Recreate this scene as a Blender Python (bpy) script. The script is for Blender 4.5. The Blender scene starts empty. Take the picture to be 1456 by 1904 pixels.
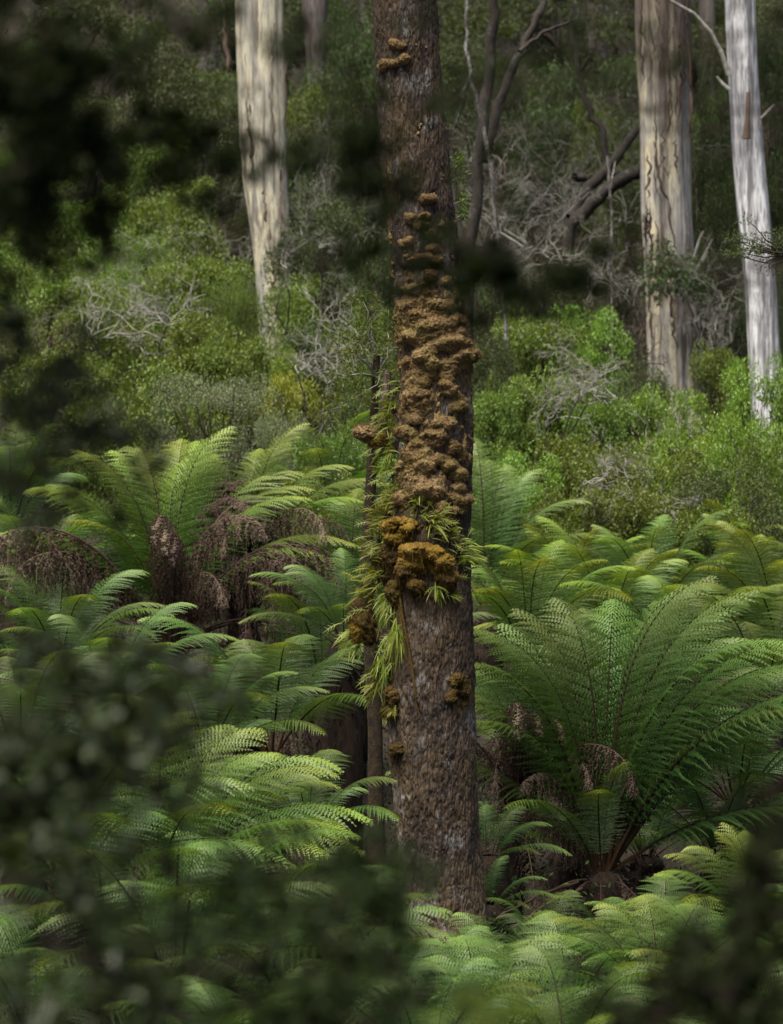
import bpy, math
import numpy as np
from math import radians, sin, cos, pi

# ------------------------------------------------------------------ scene
sc = bpy.context.scene
COL = sc.collection
F = 5399.0            # focal length in photo pixels (1456 x 1904)
CZ = 3.7              # camera height above the gully floor
def P(px, py, Y):
    return np.array([(px-728)/F*Y, Y, CZ-(py-952)/F*Y])
RNG = np.random.default_rng(7)

# ------------------------------------------------------------------ noise
_p = np.random.default_rng(3).permutation(256); PERM = np.concatenate([_p, _p, _p])
_g = np.random.default_rng(4).normal(size=(256, 3)); _g /= np.linalg.norm(_g, axis=1)[:, None]
def perlin(x, y, z):
    x, y, z = np.broadcast_arrays(np.asarray(x, float), np.asarray(y, float), np.asarray(z, float))
    xi, yi, zi = np.floor(x).astype(int), np.floor(y).astype(int), np.floor(z).astype(int)
    xf, yf, zf = x-xi, y-yi, z-zi
    u, v, w = [t*t*t*(t*(t*6-15)+10) for t in (xf, yf, zf)]
    def g(a, b, c):
        h = PERM[PERM[PERM[(xi+a) & 255]+((yi+b) & 255)]+((zi+c) & 255)]
        q = _g[h]
        return q[..., 0]*(xf-a)+q[..., 1]*(yf-b)+q[..., 2]*(zf-c)
    L = lambda a, b, t: a+(b-a)*t
    return 1.4*L(L(L(g(0,0,0), g(1,0,0), u), L(g(0,1,0), g(1,1,0), u), v),
                 L(L(g(0,0,1), g(1,0,1), u), L(g(0,1,1), g(1,1,1), u), v), w)
def fbm(x, y, z, o=4):
    r, a = 0, 1.0
    for i in range(o):
        r = r+a*perlin(x*2**i+i*7.1, y*2**i+i*3.3, z*2**i+i*5.7); a *= .5
    return r

# ------------------------------------------------------------------ mesh helpers
class MB:
    def __init__(s): s.v = []; s.q = []; s.m = []; s.n = 0; s.att = []
    def add(s, V, Fq, mi=0, att=None):
        V = np.asarray(V, float).reshape(-1, 3); Fq = np.asarray(Fq, int).reshape(-1, 4)
        s.v.append(V); s.q.append(Fq+s.n); s.m.append(np.full(len(Fq), mi)); s.n += len(V)
        s.att.append(np.zeros(len(V)) if att is None else np.broadcast_to(att, (len(V),)).astype(float))
    def mesh(s, name, mats, smooth=True, off=None):
        me = bpy.data.meshes.new(name)
        V = np.concatenate(s.v); Q = np.concatenate(s.q); M = np.concatenate(s.m); A = np.concatenate(s.att)
        if off is not None: V = V-np.asarray(off)
        me.vertices.add(len(V)); me.vertices.foreach_set('co', V.astype(np.float32).ravel())
        me.loops.add(len(Q)*4); me.loops.foreach_set('vertex_index', Q.astype(np.int32).ravel())
        me.polygons.add(len(Q)); me.polygons.foreach_set('loop_start', np.arange(0, len(Q)*4, 4, dtype=np.int32))
        for m in mats: me.materials.append(m)
        me.polygons.foreach_set('material_index', M.astype(np.int32))
        me.polygons.foreach_set('use_smooth', np.full(len(Q), smooth))
        a = me.attributes.new('t', 'FLOAT', 'POINT'); a.data.foreach_set('value', A.astype(np.float32))
        me.update(calc_edges=True)
        return me
def link(name, me, parent=None, loc=(0, 0, 0)):
    o = bpy.data.objects.new(name, me); COL.objects.link(o); o.location = loc
    if parent is not None: o.parent = parent
    return o
def thing(name, label, cat, loc, group=None):
    o = bpy.data.objects.new(name, None); COL.objects.link(o); o.location = [float(c) for c in loc]
    o.empty_display_size = .3
    o['label'] = label; o['category'] = cat
    if group: o['group'] = group
    return o
def setting(o, kind, label=None, cat=None):
    o['kind'] = kind
    if label: o['label'] = label
    if cat: o['category'] = cat
def unit(a): return a/np.maximum(np.linalg.norm(a, axis=-1, keepdims=True), 1e-9)

def tube(mb, pts, rad, sides=6, mi=0, rough=0.0):
    pts = np.asarray(pts, float); n = len(pts); rad = np.broadcast_to(np.asarray(rad, float), (n,))
    T = unit(np.gradient(pts, axis=0))
    ref = np.array([0.31, 0.95, .1]) if abs(T[0][1]) < .8 else np.array([.95, .1, .31])
    A = unit(np.cross(T, ref)); B = np.cross(T, A)
    th = np.linspace(0, 2*pi, sides, endpoint=False)
    r = rad[:, None]*np.ones(sides)
    if rough: r = r*(1+rough*RNG.normal(size=r.shape))
    V = pts[:, None, :]+r[..., None]*(A[:, None, :]*np.cos(th)[None, :, None]+B[:, None, :]*np.sin(th)[None, :, None])
    i = np.arange(n-1)[:, None]; j = np.arange(sides)[None, :]; k = (j+1) % sides
    Q = np.stack([i*sides+j+0*k, i*sides+k, (i+1)*sides+k, (i+1)*sides+j+0*k], -1)
    mb.add(V, Q, mi, np.repeat(np.linspace(0, 1, n), sides))
def crook(a, b, n=8, wob=.1, sag=0., rng=RNG):
    a, b = np.asarray(a, float), np.asarray(b, float); t = np.linspace(0, 1, n)[:, None]
    d = np.linalg.norm(b-a); p = a+(b-a)*t
    w = rng.normal(size=(n, 3))*wob*d/n**.5; w[0] = 0; w = np.cumsum(w, 0); w = w-w[-1]*t
    p = p+w; p[:, 2] += sag*d*4*(t*(1-t))[:, 0]
    return p

# ------------------------------------------------------------------ materials
def new_mat(name):
    m = bpy.data.materials.new(name); m.use_nodes = True; nt = m.node_tree; nt.nodes.clear()
    out = nt.nodes.new('ShaderNodeOutputMaterial'); return m, nt, out
def N(nt, typ, **kw):
    n = nt.nodes.new(typ)
    for k, v in kw.items():
        if k.startswith('i_'): n.inputs[k[2:].replace('_', ' ')].default_value = v
        else: setattr(n, k, v)
    return n
def mixc(nt, fac, a, b, mode='MIX'):
    n = nt.nodes.new('ShaderNodeMix'); n.data_type = 'RGBA'; n.blend_type = mode
    for s, v in ((n.inputs[0], fac), (n.inputs[6], a), (n.inputs[7], b)):
        if hasattr(v, 'is_output'): nt.links.new(v, s)
        elif isinstance(v, (int, float)): s.default_value = v
        else: s.default_value = (*v, 1)
    return n.outputs[2]
def ramp(nt, src, stops):
    n = nt.nodes.new('ShaderNodeValToRGB'); e = n.color_ramp.elements
    while len(e) < len(stops): e.new(.5)
    for x, (p, c) in zip(e, stops):
        x.position = p; x.color = (*c, 1) if not isinstance(c, (int, float)) else (c, c, c, 1)
    nt.links.new(src, n.inputs[0]); return n.outputs[0]
def noise(nt, scale, sx=(1, 1, 1), detail=4, rough=.55, dist=0., coord=None):
    tc = nt.nodes.new('ShaderNodeTexCoord'); mp = nt.nodes.new('ShaderNodeMapping'); mp.inputs['Scale'].default_value = sx
    nt.links.new(tc.outputs['Object'], mp.inputs[0])
    n = N(nt, 'ShaderNodeTexNoise', i_Scale=scale, i_Detail=detail, i_Roughness=rough, i_Distortion=dist)
    nt.links.new(mp.outputs[0], n.inputs['Vector']); return n.outputs['Fac']
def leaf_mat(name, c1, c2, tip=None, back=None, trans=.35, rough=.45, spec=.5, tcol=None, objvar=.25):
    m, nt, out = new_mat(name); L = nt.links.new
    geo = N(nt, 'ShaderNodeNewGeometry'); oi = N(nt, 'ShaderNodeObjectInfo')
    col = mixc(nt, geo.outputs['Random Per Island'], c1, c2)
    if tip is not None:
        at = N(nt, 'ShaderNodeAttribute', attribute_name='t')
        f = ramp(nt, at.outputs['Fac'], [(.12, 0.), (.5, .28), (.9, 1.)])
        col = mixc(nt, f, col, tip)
    hs = N(nt, 'ShaderNodeHueSaturation')
    mr = N(nt, 'ShaderNodeMapRange'); mr.inputs[3].default_value = 1-objvar; mr.inputs[4].default_value = 1+objvar
    L(oi.outputs['Random'], mr.inputs[0]); L(mr.outputs[0], hs.inputs['Value'])
    mh = N(nt, 'ShaderNodeMapRange'); mh.inputs[3].default_value = .5-.02; mh.inputs[4].default_value = .5+.025
    L(oi.outputs['Random'], mh.inputs[0]); L(mh.outputs[0], hs.inputs['Hue'])
    L(col, hs.inputs['Color']); col = hs.outputs[0]
    fc = col
    if back is not None: fc = mixc(nt, geo.outputs['Backfacing'], col, back)
    b = N(nt, 'ShaderNodeBsdfPrincipled', i_Roughness=rough); b.inputs['Specular IOR Level'].default_value = spec
    L(fc, b.inputs['Base Color'])
    if trans > 0:
        t = N(nt, 'ShaderNodeBsdfTranslucent'); tc = mixc(nt, 1., col, tcol or (1.6, 1.5, .55), 'MULTIPLY'); L(tc, t.inputs[0])
        mx = N(nt, 'ShaderNodeMixShader'); mx.inputs[0].default_value = trans
        L(b.outputs[0], mx.inputs[1]); L(t.outputs[0], mx.inputs[2]); L(mx.outputs[0], out.inputs[0])
    else: L(b.outputs[0], out.inputs[0])
    return m
def bark_mat(name, base, patch, lichen, fleck, sx=(1, 1, .35), s=9., bump=.5, lich=.62, bdist=.02):
    m, nt, out = new_mat(name); L = nt.links.new
    b = N(nt, 'ShaderNodeBsdfPrincipled', i_Roughness=.85); b.inputs['Specular IOR Level'].default_value = .35
    n1 = noise(nt, s, sx, 6, .65); n2 = noise(nt, 2.2, (1, 1, .5), 5, .6); n3 = noise(nt, 38, (1, 1, .5), 5, .7); n4 = noise(nt, 3.1, (1.3, 1, .8), 8, .7)
    c = ramp(nt, n1, [(.32, tuple(x*.35 for x in base)), (.5, base), (.68, patch)])
    c = mixc(nt, ramp(nt, n2, [(.40, 0.), (.60, .8)]), c, fleck)
    c = mixc(nt, ramp(nt, n4, [(lich-.07, 0.), (lich+.05, .8)]), c, lichen)
    c = mixc(nt, ramp(nt, n3, [(.3, .55), (.6, 0.)]), c, (0.008, .006, .005))
    tc = nt.nodes.new('ShaderNodeTexCoord'); mp = nt.nodes.new('ShaderNodeMapping'); mp.inputs['Scale'].default_value = (1, 1, .24); L(tc.outputs['Object'], mp.inputs[0])
    ns = N(nt, 'ShaderNodeTexNoise', i_Scale=14., i_Detail=3.); L(mp.outputs[0], ns.inputs['Vector'])
    av = N(nt, 'ShaderNodeVectorMath', operation='MULTIPLY_ADD'); L(ns.outputs['Color'], av.inputs[0]); av.inputs[1].default_value = (.09, .09, .09); L(mp.outputs[0], av.inputs[2])
    vo = N(nt, 'ShaderNodeTexVoronoi', feature='DISTANCE_TO_EDGE', i_Scale=23.); L(av.outputs[0], vo.inputs['Vector'])
    crack = ramp(nt, vo.outputs['Distance'], [(.0, 0.), (.16, 1.)])
    c = mixc(nt, ramp(nt, vo.outputs['Distance'], [(.0, .8), (.10, 0.)]), c, (0.008, .006, .005))
    L(c, b.inputs['Base Color'])
    hh = N(nt, 'ShaderNodeMath', operation='MULTIPLY_ADD'); L(crack, hh.inputs[0]); hh.inputs[1].default_value = .8; L(n3, hh.inputs[2])
    bp = N(nt, 'ShaderNodeBump', i_Strength=bump, i_Distance=bdist); L(hh.outputs[0], bp.inputs['Height']); L(bp.outputs[0], b.inputs['Normal'])
    L(b.outputs[0], out.inputs[0]); return m
def plain_mat(name, c1, c2, scale=12, rough=.85, sx=(1, 1, 1), spec=.3, bump=0., objvar=False):
    m, nt, out = new_mat(name); L = nt.links.new
    b = N(nt, 'ShaderNodeBsdfPrincipled', i_Roughness=rough); b.inputs['Specular IOR Level'].default_value = spec
    n1 = noise(nt, scale, sx, 6, .65); c = ramp(nt, n1, [(.35, c1), (.65, c2)]); L(c, b.inputs['Base Color'])
    if bump:
        bp = N(nt, 'ShaderNodeBump', i_Strength=bump, i_Distance=.03); L(noise(nt, scale*4, sx, 4, .7), bp.inputs['Height']); L(bp.outputs[0], b.inputs['Normal'])
    L(b.outputs[0], out.inputs[0]); return m
def gum_mat(name, cream, grey, brown, orange, zsplit=None, browning=.5, seed=0., zsoft=2.5):
    m, nt, out = new_mat(name); L = nt.links.new
    b = N(nt, 'ShaderNodeBsdfPrincipled', i_Roughness=.7); b.inputs['Specular IOR Level'].default_value = .3
    tc = nt.nodes.new('ShaderNodeTexCoord')
    def sn(scale, sx, off, d=5, r=.6):
        mp = nt.nodes.new('ShaderNodeMapping'); mp.inputs['Scale'].default_value = sx; mp.inputs['Location'].default_value = (off+seed, off*1.7, off*.3+seed)
        L(tc.outputs['Object'], mp.inputs[0]); n = N(nt, 'ShaderNodeTexNoise', i_Scale=scale, i_Detail=d, i_Roughness=r, i_Distortion=.25); L(mp.outputs[0], n.inputs['Vector']); return n.outputs['Fac']
    s1 = sn(3.4, (1, 1, .07), 1.); s2 = sn(5.5, (1, 1, .05), 5.); s3 = sn(9., (1, 1, .1), 9.); s4 = sn(3., (1, 1, .35), 13., 8, .7); s5 = sn(26., (1, 1, .12), 3.)
    c = ramp(nt, s1, [(.40, grey), (.52, cream), (.7, tuple(x*1.12 for x in cream))])
    s6 = sn(1.5, (1, 1, .22), 21., 7, .62); c = mixc(nt, ramp(nt, s6, [(.52, 0.), (.58, .6)]), c, tuple(x*1.25 for x in grey))
    c = mixc(nt, ramp(nt, s2, [(.52, 0.), (.60, .85)]), c, brown)
    c = mixc(nt, ramp(nt, s3, [(.54, 0.), (.62, .8)]), c, grey)
    c = mixc(nt, ramp(nt, s4, [(.58, 0.), (.66, .6)]), c, orange)
    c = mixc(nt, ramp(nt, s5, [(.34, .75), (.52, 0.)]), c, tuple(x*.35 for x in grey))
    if zsplit is not None:
        sp = N(nt, 'ShaderNodeSeparateXYZ'); L(tc.outputs['Object'], sp.inputs[0])
        ad = N(nt, 'ShaderNodeMath', operation='MULTIPLY_ADD'); L(s2, ad.inputs[0]); ad.inputs[1].default_value = 9.; L(sp.outputs[2], ad.inputs[2])
        mr = N(nt, 'ShaderNodeMapRange'); L(ad.outputs[0], mr.inputs[0]); mr.inputs[1].default_value = zsplit+4.5-zsoft*.5; mr.inputs[2].default_value = zsplit+4.5+zsoft
        mu = N(nt, 'ShaderNodeMath', operation='MULTIPLY'); L(mr.outputs[0], mu.inputs[0]); mu.inputs[1].default_value = browning
        bb = ramp(nt, s5, [(.3, tuple(x*.35 for x in brown)), (.55, brown), (.75, tuple(x*1.7 for x in brown))])
        c = mixc(nt, mu.outputs[0], c, bb)
    L(c, b.inputs['Base Color'])
    bp = N(nt, 'ShaderNodeBump', i_Strength=.4, i_Distance=.03); L(s5, bp.inputs['Height']); L(bp.outputs[0], b.inputs['Normal'])
    L(b.outputs[0], out.inputs[0]); return m

M = {}
M['frond'] = leaf_mat('frond_green', (.030, .082, .013), (.052, .112, .019), tip=(.21, .265, .036), back=(.085, .135, .036), trans=.38, rough=.5, spec=.38)  # yellow young tips; darker frond base also paints in shade inside the crown
M['frond_cool'] = leaf_mat('frond_cool_green', (.030, .082, .017), (.052, .112, .025), tip=(.165, .240, .050), back=(.080, .135, .052), trans=.36, rough=.5, spec=.4)  # same gradient: young tip colour, plus interior shade put into the dark base
m, nt, out = new_mat('stipe_brown'); b = N(nt, 'ShaderNodeBsdfPrincipled', i_Roughness=.7); b.inputs['Specular IOR Level'].default_value = .12; at = N(nt, 'ShaderNodeAttribute', attribute_name='t')
nt.links.new(ramp(nt, at.outputs['Fac'], [(0, (.055, .028, .013)), (.18, (.016, .011, .006)), (1, (.014, .015, .005))]), b.inputs['Base Color']); nt.links.new(b.outputs[0], out.inputs[0]); M['stipe'] = m
M['dead'] = leaf_mat('dead_frond_brown', (.026, .015, .011), (.062, .037, .027), tip=(.14, .10, .078), trans=.15, rough=.8, spec=.2, tcol=(1.2, 1, .9), objvar=.35)
M['skirt'] = plain_mat('fern_trunk_fibre', (.010, .007, .005), (.040, .022, .013), 22, sx=(1, 1, .2), bump=.8)
M['bark'] = bark_mat('dark_scaly_bark', (.046, .029, .023), (.115, .080, .062), (.25, .24, .235), (.105, .070, .032), lich=.61)
M['moss'] = None
M['twig'] = plain_mat('grey_twig', (.10, .095, .085), (.30, .29, .26), 8)
M['stem'] = plain_mat('brown_stem', (.020, .014, .010), (.060, .045, .034), 10, bump=.5)
M['dark_bark'] = bark_mat('dark_background_bark', (.022, .017, .014), (.05, .04, .035), (.12, .12, .11), (.03, .024, .015), bump=.4)
M['blade'] = leaf_mat('strap_fern_blade', (.105, .145, .016), (.205, .225, .028), tip=(.24, .245, .04), back=(.10, .14, .035), trans=.38, rough=.5, spec=.3)
M['leaf_mid'] = leaf_mat('leaf_mid_green', (.066, .112, .022), (.150, .200, .040), trans=.36, rough=.5, spec=.32)
M['leaf_grey'] = leaf_mat('leaf_grey_green', (.110, .150, .080), (.190, .230, .125), trans=.25, rough=.55, spec=.4)
M['leaf_bright'] = leaf_mat('leaf_bright_green', (.090, .160, .022), (.190, .270, .038), trans=.38, rough=.42, spec=.5)
M['leaf_yellow'] = leaf_mat('leaf_yellow_green', (.15, .19, .022), (.26, .28, .04), trans=.38, rough=.42, spec=.5)
M['leaf_olive'] = leaf_mat('leaf_dark_olive', (.032, .050, .018), (.078, .100, .034), trans=.28, rough=.55, spec=.25)
M['leaf_gum'] = leaf_mat('leaf_gum', (.030, .056, .018), (.074, .106, .034), trans=.28, rough=.5, spec=.3)
M['leaf_brown'] = leaf_mat('leaf_dry_brown', (.050, .040, .024), (.115, .092, .060), trans=.2, rough=.7, spec=.3)
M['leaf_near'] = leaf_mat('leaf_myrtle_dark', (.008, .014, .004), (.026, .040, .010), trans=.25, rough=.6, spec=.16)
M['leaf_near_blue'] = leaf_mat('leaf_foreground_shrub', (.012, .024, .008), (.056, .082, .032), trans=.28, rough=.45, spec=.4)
M['herb'] = leaf_mat('leaf_ground_cover', (.020, .040, .012), (.050, .080, .024), trans=.28, rough=.6, spec=.15)
M['litter'] = plain_mat('leaf_litter_soil', (.008, .006, .004), (.028, .019, .013), 3., bump=.8)

def moss_mat(name, a, b_, c_, dark):
    m, nt, out = new_mat(name); L = nt.links.new
    b = N(nt, 'ShaderNodeBsdfPrincipled', i_Roughness=.95); b.inputs['Specular IOR Level'].default_value = .1
    b.inputs['Sheen Weight'].default_value = .25; b.inputs['Sheen Roughness'].default_value = .6; b.inputs['Sheen Tint'].default_value = (*c_, 1)
    n1 = noise(nt, 5., (1, 1, 1), 5, .6); n2 = noise(nt, 60., (1, 1, 1), 4, .75); n3 = noise(nt, 140., (1, 1, .6), 3, .7)
    c = ramp(nt, n1, [(.35, a), (.52, b_), (.7, c_)])
    c = mixc(nt, ramp(nt, n2, [(.35, .7), (.55, 0.)]), c, dark)
    c = mixc(nt, ramp(nt, n3, [(.52, 0.), (.72, .45)]), c, tuple(min(1, x*1.7) for x in c_))
    n4 = noise(nt, 3.4, (1, 1, 1), 3, .5); c = mixc(nt, ramp(nt, n4, [(.50, 0.), (.66, .5)]), c, (b_[0]*.75, b_[1]*.95, b_[2]*.6))
    n5 = noise(nt, 9., (1, 1, 1), 4, .6); c = mixc(nt, ramp(nt, n5, [(.30, .6), (.46, 0.)]), c, dark)
    L(c, b.inputs['Base Color'])
    bp = N(nt, 'ShaderNodeBump', i_Strength=.9, i_Distance=.02)
    ad = N(nt, 'ShaderNodeMath', operation='ADD'); L(n2, ad.inputs[0]); L(n3, ad.inputs[1]); L(ad.outputs[0], bp.inputs['Height']); L(bp.outputs[0], b.inputs['Normal'])
    L(b.outputs[0], out.inputs[0]); return m
M['moss'] = moss_mat('brown_moss', (.165, .105, .044), (.285, .190, .090), (.390, .280, .145), (.050, .030, .015))
M['moss_orange'] = moss_mat('orange_moss', (.13, .074, .018), (.23, .133, .026), (.31, .21, .05), (.05, .025, .008))
M['moss_dark'] = moss_mat('dark_moss', (.045, .030, .013), (.085, .055, .018), (.15, .095, .025), (.015, .010, .006))

# ------------------------------------------------------------------ ground
_gy = np.array([-60, -10, 0, 8, 15, 20, 24, 28, 31, 35, 40, 50, 58, 70, 80, 100, 120, 150, 220, 420.])
_gz = np.array([3.0, 2.4, 2.0, .75, -.4, -.75, -.40, -.40, .1, 1.0, 2.2, 3.9, 5.2, 8.2, 11., 19., 30., 48., 80., 110.])
def ground(x, y):
    x = np.asarray(x, float); y = np.asarray(y, float)
    z = np.interp(y, _gy, _gz)
    return z+.15*perlin(x*.13, y*.13, 3.3)+.08*perlin(x*.5, y*.5, 8.1)+np.clip((y-60)/60, 0, 1)*2.*perlin(x*.05, y*.05, 1.7)
def gz(x, y): return float(ground(x, y))
xs = np.concatenate([np.linspace(-300, -26, 30), np.linspace(-25, 25, 130), np.linspace(26, 300, 30)])
ys = np.concatenate([np.linspace(-60, -1, 20), np.linspace(0, 70, 180), np.linspace(71, 420, 80)])
gx, gy = np.meshgrid(xs, ys); gzz = ground(gx, gy)
mb = MB(); nx, ny = len(xs), len(ys)
i = np.arange(ny-1)[:, None]; j = np.arange(nx-1)[None, :]
mb.add(np.stack([gx, gy, gzz], -1), np.stack([i*nx+j, i*nx+j+1, (i+1)*nx+j+1, (i+1)*nx+j], -1))
g = link('ground', mb.mesh('ground', [M['litter']])); setting(g, 'structure', 'dark leaf-littered forest floor rising to a hillside behind', 'ground')

# ------------------------------------------------------------------ leaves
def leaves(mb, pos, length, width, outdir=None, up=.6, mi=0, rng=RNG, droop=0.):
    n = len(pos); pos = np.asarray(pos)
    d = rng.normal(size=(n, 3))
    if outdir is not None: d = d*.7+outdir
    d[:, 2] -= droop; d = unit(d)
    nn = rng.normal(size=(n, 3)); nn[:, 2] = np.abs(nn[:, 2])+up; nn = nn-d*(nn*d).sum(1, keepdims=True); nn = unit(nn)
    s = np.cross(d, nn)
    l = (length*rng.uniform(.6, 1.25, n))[:, None]; w = (width*rng.uniform(.7, 1.2, n))[:, None]
    V = np.stack([pos, pos+d*l*.45+s*w*.5+nn*l*.06, pos+d*l, pos+d*l*.45-s*w*.5+nn*l*.06], 1)
    Q = np.arange(4*n).reshape(n, 4)
    mb.add(V, Q, mi)
def clump_points(centers, radii, n, rng=RNG, shell=.5):
    k = rng.integers(0, len(centers), n)
    d = unit(rng.normal(size=(n, 3))); r = rng.uniform(0, 1, n)**(1/3.)
    r = np.where(rng.uniform(size=n) < shell, .75+.3*rng.uniform(size=n), r)
    rr = np.asarray(radii)[k]
    if rr.ndim == 1: rr = rr[:, None]*np.ones(3)
    return np.asarray(centers)[k]+d*r[:, None]*rr, d

def shrub_mesh(kind, seed):
    """unit shrub: about 1 wide (radius .5) and 1 tall, base at origin"""
    rng = np.random.default_rng(seed)
    cfg = dict(mid=(60, 15000, .028, .015, .10, 'leaf_mid', .0), grey=(70, 26000, .017, .0055, .085, 'leaf_grey', -.4), bright=(64, 16000, .026, .013, .10, 'leaf_bright', -.2),
               yellow=(40, 9000, .034, .016, .11, 'leaf_yellow', .1), olive=(50, 14000, .022, .011, .11, 'leaf_olive', .1), gum=(46, 11000, .034, .009, .10, 'leaf_gum', .9),
               brown=(40, 4200, .022, .006, .13, 'leaf_brown', .4), feather=(60, 18000, .022, .006, .09, 'leaf_mid', .1))[kind]
    nc, nl, ll, lw, cr, mat, droop = cfg
    th = rng.uniform(0, 2*pi, nc); h = rng.uniform(.25, .93, nc); rad = np.sqrt(rng.uniform(.05, 1, nc))*.42*np.sqrt(np.clip(1.25-(h*1.1-.25)**2*1.3, .15, 1))
    C = np.stack([rad*np.cos(th), rad*np.sin(th), h], 1); R = cr*rng.uniform(.6, 1.3, nc)
    R3 = np.stack([R*1.2, R*1.2, R*.75], 1)
    st = MB(); fo = MB()
    nst = 5; bases = rng.normal(size=(nst, 3))*.04; bases[:, 2] = -.05
    mids = rng.normal(size=(nst, 3))*.13; mids[:, 2] = .3+rng.uniform(0, .2, nst)
    for b, m_ in zip(bases, mids): tube(st, crook(b, m_, 7, .12, rng=rng), np.linspace(.016, .009, 7), 6)
    for c in C:
        k = np.argmin(np.linalg.norm(mids-c, axis=1)+.05*rng.uniform(size=nst))
        tube(st, crook(mids[k], c, 6, .14, .05, rng), np.linspace(.007, .0022, 6), 4)
        for _ in range(3):
            e = c+unit(rng.normal(size=3))*cr*1.15; tube(st, crook(c, e, 4, .2, rng=rng), np.linspace(.0022, .0009, 4), 3)
    pts, d = clump_points(C, R3, nl, rng, .35)
    leaves(fo, pts, ll, lw, d*.6, .7, 0, rng, droop)
    return st.mesh('stems', [M['stem']]), fo.mesh('foliage', [M[mat]], smooth=False)
SHRUBS = {}
def shrub(px, top, Y, wpx, kind, label, name='shrub', cat='shrub', group=None, base=None, rot=None):
    key = (kind, int(RNG.integers(0, 2)))
    if key not in SHRUBS: SHRUBS[key] = shrub_mesh(kind, sum(map(ord, kind))*7+key[1])
    st, fo = SHRUBS[key]
    x = (px-728)/F*Y; ztop = CZ-(top-952)/F*Y; zb = gz(x, Y)
    w = wpx/F*Y*1.0; h = max(ztop-zb, .5)
    o = thing(name, label, cat, (x, Y, zb), group)
    o.rotation_euler[2] = RNG.uniform(0, 6.28); o.scale = (w, w, h)
    link('stem', st, o); link('foliage', fo, o)
    return o
# a taller tree: the crown starts well above the ground, so leaves keep their proportions
def tall_tree(px, top, Y, wpx, hm, kind, label, name='understorey_tree', cat='tree', group='understorey trees on the hillside'):
    key = (kind, int(RNG.integers(0, 2)))
    if key not in SHRUBS: SHRUBS[key] = shrub_mesh(kind, sum(map(ord, kind))*7+key[1])
    st, fo = SHRUBS[key]
    x = (px-728)/F*Y; ztop = CZ-(top-952)/F*Y; zb = gz(x, Y); w = wpx/F*Y; h = min(hm, ztop-zb)
    o = thing(name, label, cat, (x, Y, zb), group); a = RNG.uniform(0, 6.28)
    for nm, me in (('branches', st), ('crown', fo)):
        c = link(nm, me, o, (0, 0, ztop-zb-h)); c.scale = (w, w, h); c.rotation_euler[2] = a
    if ztop-zb-h > .3:
        mb = MB(); e = np.array([0, 0, ztop-zb-h+.35*h]); r = .035*w+.05
        tube(mb, crook((RNG.normal()*.3, 0, -.3), e, 12, .06), np.linspace(r, r*.55, 12), 8, rough=.05)
        link('trunk', mb.mesh('trunk', [M['dark_bark']]), o)
    return o

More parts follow.
